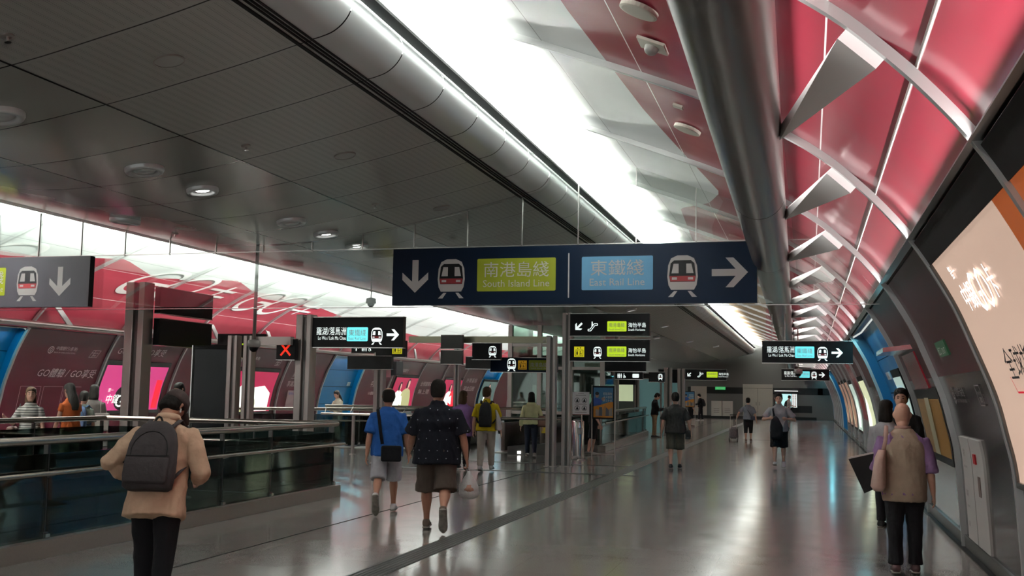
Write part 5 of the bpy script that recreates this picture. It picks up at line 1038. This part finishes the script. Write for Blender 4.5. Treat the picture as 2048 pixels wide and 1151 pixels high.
lightbox(-1, 'bright pink lightbox with white GO lettering behind the tall post', 24.2, 27.0, .98, 2.22, pinkE,
    [([circ(1.05, .35, .35, 24)], darkE, 'dark_disc'), ([[(1.35, 0), (2.3, 0), (2.15, .75), (1.9, 1.0), (1.6, .9), (1.45, .5)]], darkE, 'figure_coat'), ([circ(1.9, 1.0, .13, 18, .18)], fleshE, 'figure_face'), ([rrect(1.28, .55, 1.5, .86, .03)], redE, 'phone'), ([rrect(2.45, .05, 2.72, .9, .03)], redE, 'side_panel')] + [([[(1.5, .1), (1.75, .1), (1.7, .45), (1.55, .45)]], fleshE, 'hand')],  # dark disc is part of the poster print
    [('中銀', .35, .22, .28, whiteE, .1), ('GO', .75, .10, .52, whiteE, .15), ('卡', 1.55, .18, .3, whiteE, .1), ('第一', .35, .52, .12, whiteE, .1)])
lightbox(-1, 'lit poster of a woman in a white coat behind the steel posts', 30.9, 33.7, .85, 2.22, emi('poster_crimson', (.42, .015, .07), .45), [([[(.1, .1), (.9, .1), (1.3, .9), (.6, .95), (.15, .6)]], whiteE, 'left_shape')] + figure(1.2, .0, 1.0, khE) + [([[(1.3, .02), (2.55, .02), (2.6, .65), (2.1, .92), (1.4, .85), (1.2, .4)]], whiteE, 'white_sleeve'), ([[(1.95, .35), (2.15, .75), (2.3, .35), (2.12, .5)]], redE, 'red_shoe_print'), ([[(2.15, .75), (2.35, .72), (2.3, .6)]], skyE, 'blue_print')])
lightbox(-1, 'lit crimson poster of two figures left of the patterned shirt', 44.8, 47.6, .85, 2.25, emi('poster_crimson', (.42, .015, .07), .45), figure(.8, 0, 1.1, whiteE) + figure(1.7, .0, 1.25, khE))
lightbox(-1, 'lit crimson poster partly behind the patterned shirt man', 51.5, 54.3, .85, 2.25, emi('poster_crimson', (.42, .015, .07), .45), figure(1.2, 0, 1.1, whiteE) + figure(1.9, .0, 1.2, redE))
lightbox(-1, 'distant lit poster with a white figure behind the yellow shirt', 58.2, 61.0, .85, 2.25, emi('poster_teal', (.10, .16, .15), .3), figure(1.4, 0, 1.2, whiteE))
# pale glass case on the left wall
t = thing('wall_display_case', 'pale greenish display case on the left wall behind the man in white', 'display case', (0, 0, 0)); wall_grid(-1, 29.2, 30.6, s_of_z(1.0), s_of_z(2.1), off=0, thick=.18).build('case_body', mat('case_pale', (.30, .36, .33), .3), t)
# right-hand wall: LED screen next to the camera
t = thing('led_screen', 'huge curved beige LED advertising screen on the nearest right wall', 'screen', (0, 0, 0))
a, b = s_of_z(1.0), s_of_z(2.78)
mb = mat('led_beige', (.45, .315, .245), .5, emit=.66); mo = mat('led_orange', (.30, .065, .012), .5, emit=.5)
wall_grid(1, 6.33, 9.30, a, b, off=.0, thick=.03, ds=.1).build('screen_area', mb, t, smooth=False); wall_grid(1, 1.0, 6.33, a, b, off=.0, thick=.03).build('screen_area', mo, t)
wall_grid(1, 1.0, 9.36, b, s_of_z(2.98), off=.0, thick=.04).build('top_frame', blackm, t); wall_grid(1, 9.30, 9.37, a - .03, b, off=.0, thick=.05).build('side_frame', steel_d, t); wall_grid(1, 1.0, 9.36, a - .05, a, off=.0, thick=.05).build('bottom_frame', steel_d, t)
wl = mat('led_white', (1, 1, 1), .5, emit=1.1)
wall_text('中銀', 1, 8.75, 2.36, .24, wl, t, off=.045, fit=.50); wall_text('第一', 1, 8.72, 2.60, .12, wl, t, off=.045); wall_text('GO', 1, 8.25, 2.30, .44, wl, t, off=.045, fit=.62); wall_text('卡', 1, 7.6, 2.36, .27, wl, t, off=.045)
wall_text('全球指定', 1, 8.32, 1.83, .26, letterb, t, off=.045, fit=1.25); wall_text('額外簽賬賞', 1, 7.85, 1.48, .26, letterb, t, off=.045, fit=1.3)
wall_poly(stroke([(0, .12), (.06, 0), (1.4, 0)], .014), 1, 8.36, 1.72, mat('led_red', (.6, .01, .03), .5, emit=.4), t, 'underline', off=.045)
t = thing('exit_sign', 'small green exit sign tilted on the dark right wall', 'sign', (0, 0, 0)); wall_grid(1, 11.15, 11.88, s_of_z(2.09), s_of_z(2.24), off=0, thick=.02).build('plate', mat('exit_green', (.03, .14, .06), .4), t)
wall_text('出口', 1, 11.8, 2.115, .10, letterw, t, off=.024, fit=.22); wall_text('EXIT', 1, 11.5, 2.115, .09, letterw, t, off=.024, fit=.26)
t = wall_print(1, 'grey bank emblem and name on the right wall above the white cabinet', 12.25, 1.60, [('logo', 0, 0, .19), ('t', '中国銀行(香港)', .24, .09, .10, .1, .70), ('t', 'BANK OF CHINA (HONG KONG)', .24, .02, .05, 0, .70)], m=letterd)
t = wall_print(1, 'grey upright card emblem on the right wall beside the bank name', 10.5, 1.60, [('p', stroke([(0, 0), (.26, 0), (.26, .19), (0, .19), (0, 0)], .012)), ('t', 'UnionPay', .03, .10, .05, 0, .2), ('t', '银联', .06, .03, .06, 0, .14)], m=letterd)
# white equipment cabinet
t = thing('equipment_cabinet', 'white narrow double-door cabinet set in the right wall with fire alarm', 'cabinet', (0, 0, 0)); wc_ = mat('cabinet_white', (.50, .49, .47), .35)
a, b = s_of_z(.15), s_of_z(1.25)
wall_grid(1, 11.97, 12.62, a, b, off=.0, thick=.025).build('door', wc_, t); wall_grid(1, 11.18, 11.92, a, b, off=.0, thick=.025).build('door', wc_, t)
wall_grid(1, 11.92, 11.97, a, b, off=.0, thick=.010).build('door_gap', blackm, t)
d = t.children[0]
for k, (y, z, s_, tx) in enumerate([(12.5, 1.05, .09, '消防'), (12.5, .92, .035, 'FIRE HOSE REEL'), (12.5, .62, .08, '喉轆'), (12.5, .50, .035, 'FIRE SERVICE'), (12.5, .3, .06, '設備')]): wall_text(tx, 1, y, z, s_, letterd, t, off=.03)
wall_grid(1, 11.58, 11.72, s_of_z(1.0), s_of_z(1.1), off=.02, thick=.02).build('fire_alarm', mat('alarm_red', (.35, .01, .015), .4), t); wall_grid(1, 11.45, 11.60, s_of_z(.68), s_of_z(.88), off=.02, thick=.01).build('notice', mat('notice_brown', (.12, .08, .07), .5), t)
# glossy panels and lightboxes further along the right wall
t = lightbox(1, 'amber and cream lightbox seen edge-on beyond the white cabinet', 13.4, 15.9, .95, 1.66, emi('poster_amber', (.24, .125, .03), .05), [([[(1.0, 0), (1.5, 0), (1.5, .74), (1.0, .74)]], emi('poster_cream2', (.28, .26, .17), .08), 'cream_strip')])
t = thing('wall_canopy', 'silver wedge canopy sticking out of the right wall over a red panel', 'canopy', (0, 0, 0)); sc = s_of_z(2.28); x, z = prof(sc)
MB().prism([(x, 14.3, z), (x - .32, 14.9, z - .02), (x - .32, 16.3, z - .02), (x, 16.5, z)], (0, 0, .06)).build('canopy_slab', steel_b, t)
t = thing('wall_panel', 'deep red glossy panel under the silver canopy', 'wall panel', (0, 0, 0)); wall_grid(1, 14.2, 15.9, s_of_z(1.72), s_of_z(2.25), off=.0, thick=.02).build('panel_face', mat('gloss_red', (.22, .005, .015), .2), t)
lightbox(1, 'pale green station map lightbox at the edge of the blue bay', 17.2, 18.6, .6, 2.0, emi('map_pale', (.42, .55, .50), .45), [([[(.1 + .3 * k, .1), (.13 + .3 * k, .1), (.13 + .3 * k, 1.3), (.1 + .3 * k, 1.3)] for k in range(4)], skyE, 'map_line')])
lightbox(1, 'cream lightbox glimpsed edge-on past the heads on the right', 27.9, 30.6, .5, 2.1, emi('poster_cream_green', (.62, .66, .42), .6), [([[(.3, .1), (1.2, .1), (1.0, 1.0), (.5, 1.2)]], whiteE, 'shape')])
lightbox(1, 'second distant lightbox edge-on along the right wall', 35.0, 37.8, .6, 2.1, emi('poster_mint', (.45, .58, .5), .5), [([[(.8, .1), (2.0, .1), (1.6, 1.2)]], whiteE, 'shape')])
t = thing('wall_panel', 'bright red strip panel between two distant right lightboxes', 'wall panel', (0, 0, 0)); wall_grid(1, 31.6, 34.3, s_of_z(1.0), s_of_z(2.7), off=.0, thick=.02).build('panel_face', mat('gloss_red2', (.36, .01, .02), .25), t)
for y, lb in ((39.0, 'third distant lightbox edge-on along the right wall'), (42.6, 'fourth distant lightbox edge-on along the right wall'), (46.2, 'farthest lightbox edge-on before the second blue bay')): lightbox(1, lb, y, y + 2.2, .6, 2.2, emi('poster_brown', (.35, .2, .14), .35), [([[(.4, .1), (1.2, .1), (1.0, 1.2)]], emi('poster_cream', (.55, .5, .33), .5), 'shape')])
wall_print(1, 'faint grey lettering on the right wall beyond the blue bay', 26.0, 1.75, [('t', '全球簽賬', 0, .2, .2, .1, 1.2), ('t', '無上限回贈', 0, -.05, .18, .1, 1.2)], m=letterd)
t = thing('number_plate', 'white number plate 116 in the nearer right blue bay', 'sign', (0, 0, 0)); wall_grid(1, 21.9, 22.7, s_of_z(1.96), s_of_z(2.10), off=-.18, thick=.02).build('plate', whitep, t); wall_text('116', 1, 22.55, 1.985, .12, letterb, t, off=-.155, fit=.45)
t = thing('wall_speaker', 'black box on a pale bracket in the left blue bay behind the posts', 'speaker', (2 * XC + .7, 38.9, 2.5)); MB().box((.4, 0, 0), (.25, .7, .55)).build('box_body', black, t); MB().box((.1, -.45, 0), (.5, .05, .7)).build('bracket', steel_b, t)
t = thing('number_plate', 'tiny white number plate in the left blue bay', 'sign', (0, 0, 0)); wall_grid(-1, 40.2, 40.5, s_of_z(1.75), s_of_z(1.9), off=-.18, thick=.02).build('plate', whitep, t)
# ------------------------------------------------------------------ end wall fittings
t = thing('equipment_cabinet', 'grey twin steel cabinets against the end wall', 'cabinet', (-6.45, YE - .25, 0))
for u in (0, .78):
    dd = MB().box((u, 0, .72), (.74, .35, 1.08)).build('door', mat('cabinet_grey', (.40, .38, .34), .35, .3), t)
    b = MB()
    for k in range(3): b.box((u, -.18, .45 + k * .12), (.4, .01, .03))
    b.build('vent', steel_d, dd)
MB().box((.39, .02, .1), (1.55, .33, .2)).build('plinth', blackm, t)
t = thing('exit_sign', 'green lit exit sign on the black band of the end wall', 'sign', (-6.55, YE - .08, 2.07)); MB().box((.35, 0, .1), (.72, .05, .2)).build('plate', mat('exit_green_lit', (.04, .35, .10), .5, emit=.7), t); vs_, fs_ = text_geo('出口 EXIT', .13, .01, 0, 'CENTER', .5); MB().add([(.35 + u, -.03, .05 + v) for u, v in vs_], fs_).build('lettering', whitep, t, fix=False)
t = thing('display_screen', 'pale cyan lit information screen on the end wall', 'screen', (-2.35, YE - .1, .85)); MB().box((.78, .0, .55), (1.62, .08, 1.15)).build('frame', blackm, t)
MB().box((.6, -.045, .5), (1.1, .02, .95)).build('screen_area', mat('screen_cyan', (.42, .75, .74), .5, emit=.7), t); MB().box((1.35, -.045, .5), (.35, .02, .95)).build('text_column', mat('screen_white', (.7, .75, .72), .5, emit=.7), t)
b = MB()
for k in range(14): b.box((1.26, -.058, .08 + k * .065), (.10, .006, .03)); b.box((1.42, -.058, .08 + k * .065), (.10, .006, .03))
b.build('text_lines', rede, t)
MB().box((.78, -.03, 1.19), (1.62, .1, .03)).build('top_light', emi('strip_white', (1, 1, .95), 1.2), t)
# ------------------------------------------------------------------ furniture in the middle
t = thing('litter_bin', 'round brushed steel litter bin beside the twin steel posts', 'bin', (-5.66, 26.35, 0)); MB().lathe((0, 0, 0), [(.0, .15), (.02, .16), (.10, .16), (.101, .15), (.12, .15), (.121, .16), (.92, .16), (.95, .15), (.95, .001)], 32).build('bin_body', steel_b, t); autosmooth(t.children[-1]); MB().lathe((0, 0, 0), [(.955, .13), (.98, .13), (.98, .09), (.93, .09)], 24).build('bin_rim', steel, t); MB().box((.10, -.155, .7), (.12, .02, .16)).build('bin_label', whitep, t)
t = thing('notice_stand', 'white notice with four round pictograms on a slim steel stand', 'notice stand', (-5.44, 25.75, 0)); MB().box((-.02, 0, 1.40), (.42, .03, .56)).build('notice_board', mat('notice_white', (.85, .83, .83), .4), t)
MB().tube([(0, .03, 0), (0, .03, 1.15)], .018, 12).build('pole', steel_b, t); MB().lathe((.0, .03, 0), [(0, .11), (.02, .10), (.03, .03)], 24).build('base', steel, t)
for cx, cz in ((-.11, 1.47), (.07, 1.47), (-.11, 1.28), (.07, 1.28)):
    b = MB()
    for q in ring_polys(cx, cz, .065, .009, 24): b.add([(u, -.018, v) for u, v in q], [(0, 1, 2, 3)])
    for q in ([(cx - .035, cz - .038), (cx + .035, cz - .038), (cx + .02, cz + .01), (cx - .02, cz + .01)], circ(cx, cz + .025, .016, 10)): b.add([(u, -.018, v) for u, v in q], [tuple(range(len(q)))])
    b.build('pictogram', letterb, t, fix=False)
b = MB()
for z_, w_ in ((1.64, .15), (1.60, .26), (1.38, .3), (1.18, .3)): b.box((-.02, -.017, z_), (w_, .002, .010))
b.build('text_lines', letterd, t); MB().box((-.02, -.017, 1.127), (.42, .004, .012)).build('red_edge', rede, t)
def poster_stand(label, x, y, s=1.0):
    t = thing('poster_stand', label, 'poster stand', (x, y, 0))
    for u in (-.29, .29): MB().box((u, 0, .93), (.025, .03, 1.86)).build('leg', steel, t)
    MB().box((0, 0, .16), (.57, .025, .025)).build('crossbar', steel, t)
    MB().box((0, 0, 1.43), (.555, .05, .82)).build('frame', black, t)
    f = -.027
    def pl(P, z, nm, m_, l): MB().add([(u * .65, f - .001 * l, 1.06 + (v - .74) * .67) for u, v in P], [tuple(range(len(P)))]).build(nm, m_, t, fix=False)
    pl([(-.38, .74), (.38, .74), (.38, 1.84), (-.38, 1.84)], 0, 'poster_blue', mat('poster_blue', (.04, .16, .30), .4), 1)
    pl([(-.38, .74), (.38, .74), (.38, 1.32), (.2, 1.30), (-.1, 1.20), (-.38, 1.14)], 0, 'poster_orange', mat('poster_orange', (.50, .19, .01), .4), 2)
    pl([(-.38, 1.16), (-.1, 1.2), (-.04, 1.35), (-.12, 1.42), (-.3, 1.46), (-.38, 1.42)], 0, 'figure_shirt', mat('poster_shirt', (.02, .07, .3), .4), 3)
    pl(circ(-.24, 1.56, .07, 16, .1), 0, 'figure_face', mat('poster_face', (.35, .2, .15), .5), 3); pl(circ(-.24, 1.62, .075, 16, .06), 0, 'figure_hair', letterb, 4); pl(circ(.0, 1.42, .07, 12), 0, 'figure_hand', mat('poster_face', (.35, .2, .15), .5), 4)
    for k, c in enumerate([(.25, .22, .2), (.1, .12, .15), (.3, .16, .05), (.06, .07, .09), (.2, .18, .15)]):
        pl([(-.30 + k * .13, .80), (-.16 + k * .13, .80), (-.17 + k * .13, 1.02 + .1 * (k % 3)), (-.29 + k * .13, 1.04 + .08 * (k % 2))], 0, 'poster_goods', mat('goods_%d' % k, c, .5), 5 + k)
    for k, tx in enumerate(('輕鬆購物', '天天優惠', '多又多賞')): v_, f_ = text_geo(tx, .07, 0, 0, 'LEFT', .22); MB().add([(0 + u, f - .012, 1.62 - .085 * k + v) for u, v in v_], f_).build('lettering', mat('poster_text', (.6, .62, .6), .5), t, fix=False)
    return t
poster_stand('blue and orange poster on a tall steel stand, nearer one with legs showing below', -4.92, 25.9, 1.0)
poster_stand('distant blue and orange poster on a stand near the end of the corridor', -5.9, 54.5, 1.0)
t = thing('service_desk', 'pale service desk with glass front behind the poster stand', 'counter', (-8.2, 47.5, 0)); MB().box((1.2, 0, 1.02), (3.2, .7, .12), bev=.02).build('worktop', mat('desk_cream', (.48, .45, .40), .3), t); MB().box((1.2, .1, .48), (3.0, .5, .95)).build('desk_base', steel_d, t); MB().box((.3, -.1, 1.35), (.55, .03, .5)).build('notice_board', mat('notice_cream', (.42, .40, .30), .5), t); MB().box((.3, -.118, 1.35), (.3, .005, .15)).build('notice_print', mat('notice_brown2', (.12, .09, .04), .5), t)
t = thing('ticket_machine', 'red and yellow lit machine panel beyond the service desk', 'machine', (-7.9, 52.0, 0)); MB().box((0, 0, 1.15), (1.4, .5, 2.3)).build('cabinet', mat('machine_red', (.30, .01, .03), .4, emit=.15), t); MB().box((.1, -.26, 1.5), (.6, .03, .8)).build('screen', mat('machine_screen', (.6, .5, .25), .5, emit=.5), t); MB().box((.25, -.27, 2.05), (.3, .02, .2)).build('badge', yele, t); v_, f_ = text_geo('增值', .22, .02, 0, 'CENTER'); MB().add([(0 + u, -.262, 1.98 + v) for u, v in v_], f_).build('lettering', whitep, t, fix=False)
t = thing('glass_kiosk', 'blue-green glass kiosk doorway behind the man in the dark shirt', 'kiosk', (-7.2, 46.0, 0)); MB().box((1.0, 0, 1.15), (1.9, .06, 2.3)).build('glass_front', mat('kiosk_teal', (.16, .32, .32), .2, emit=.12), t)
for u in (0, 1.0, 2.0): MB().box((u, -.02, 1.2), (.08, .1, 2.4)).build('column', steel, t)
MB().box((1.0, 0, 2.45), (2.1, .2, .2)).build('header', black, t)
t = thing('glass_kiosk', 'lit pale green booth behind the poster stand', 'kiosk', (-8.6, 40.0, 0)); MB().box((1.1, .0, 1.0), (2.2, .1, 2.0)).build('front_wall', mat('booth_dark', (.05, .06, .055), .4), t); MB().box((1.5, -.07, 1.75), (1.3, .03, .75)).build('lit_window', mat('booth_lit', (.50, .58, .36), .5, emit=.45), t); MB().box((1.1, 0, 2.15), (2.3, .2, .3)).build('header', black, t); MB().box((.2, -.08, 1.3), (.5, .03, 1.4)).build('door', black, t)
t = thing('information_booth', 'dim glazed booth with coloured screens between the gate posts', 'kiosk', (-11.3, 41.0, 0)); MB().box((2.2, .3, 1.35), (4.6, .2, 2.7)).build('back_wall', mat('booth_grey', (.075, .075, .07), .35), t)
for u, w_, z_, h_, m_ in ((.6, .4, 1.4, 1.1, mat('scr_grey', (.25, .25, .22), .5, emit=.1)), (1.9, .7, 1.5, 1.2, mat('scr_slate', (.06, .09, .12), .5, emit=.1)), (3.0, .8, 1.6, 1.0, mat('scr_teal', (.05, .14, .17), .5, emit=.2)), (3.6, .5, 1.7, .9, mat('scr_pink', (.4, .05, .12), .5, emit=.2)), (2.9, .5, 1.0, .9, mat('scr_lime', (.40, .50, .30), .5, emit=.4)), (4.2, .5, 1.2, 1.4, mat('scr_dteal', (.06, .16, .16), .5, emit=.15))): MB().box((u, .17, z_), (w_, .04, h_)).build('screen', m_, t)
MB().box((2.2, .1, 2.5), (4.6, .3, .14)).build('header', black, t)
MB().box((4.25, .0, 2.25), (.75, .05, .55)).build('red_sign', mat('red_board', (.3, .01, .03), .5, emit=.25), t); v_, f_ = text_geo('茶GOT', .2, .02, 0, 'CENTER'); MB().add([(4.25 + u, -.03, 2.05 + v) for u, v in v_], f_).build('lettering', whitep, t, fix=False)
t = thing('advert_totem', 'tall switched-off black display totem beside the post with side-on panels', 'display', (-10.36, 16.85, 0), .15); MB().box((0, 0, 1.2), (.72, .14, 2.4), bev=.01).build('cabinet', blackm, t); MB().box((0, -.073, 1.28), (.64, .004, 2.1)).build('screen', mat('dark_glossy_screen', (.004, .004, .005), .25, spec=.25), t); MB().box((-.37, 0, 1.2), (.02, .16, 2.4)).build('steel_edge', steel_b, t)
t = thing('hanging_panel', 'dark header panel with thin lime strip above the display totem', 'sign', (-10.0, 17.2, 2.42)); MB().box((0, 0, .11), (.95, .1, .2)).build('panel_body', black, t); MB().box((.15, -.055, .02), (.22, .01, .03)).build('lime_strip', greene, t)
# ------------------------------------------------------------------ camera
PH, TH, RO, FP = math.radians(5.6557), math.radians(15.8065), .016, 2100.0
fw0 = Vector((-math.sin(TH), math.cos(TH), 0)); r0 = Vector((math.cos(TH), math.sin(TH), 0)); up = Vector((0, 0, 1))
fw = fw0 * math.cos(PH) + up * math.sin(PH); uc = up * math.cos(PH) - fw0 * math.sin(PH)
rt = r0 * math.cos(RO) + uc * math.sin(RO); ut = uc * math.cos(RO) - r0 * math.sin(RO)
cd = bpy.data.cameras.new('camera'); cam = bpy.data.objects.new('camera', cd); C.objects.link(cam)
M = Matrix((rt, ut, -fw)).transposed().to_4x4(); M.translation = Vector((0, 0, 1.65)); cam.matrix_world = M
cd.sensor_width = 36; cd.lens = FP / 2048 * 36; cd.clip_start = .05; cd.clip_end = 300
SC.camera = cam
vs = SC.view_settings; vs.view_transform = 'Standard'; vs.look = 'None'; vs.gamma = 1; vs.use_curve_mapping = False; vs.exposure = 0.55
SC.cycles.max_bounces = 6; SC.cycles.diffuse_bounces = 3; SC.cycles.glossy_bounces = 4; SC.cycles.transparent_max_bounces = 12; SC.cycles.use_adaptive_sampling = True; SC.cycles.adaptive_threshold = 0.045; SC.cycles.caustics_reflective = False; SC.cycles.caustics_refractive = False; SC.cycles.sample_clamp_indirect = 6; SC.cycles.use_denoising = True
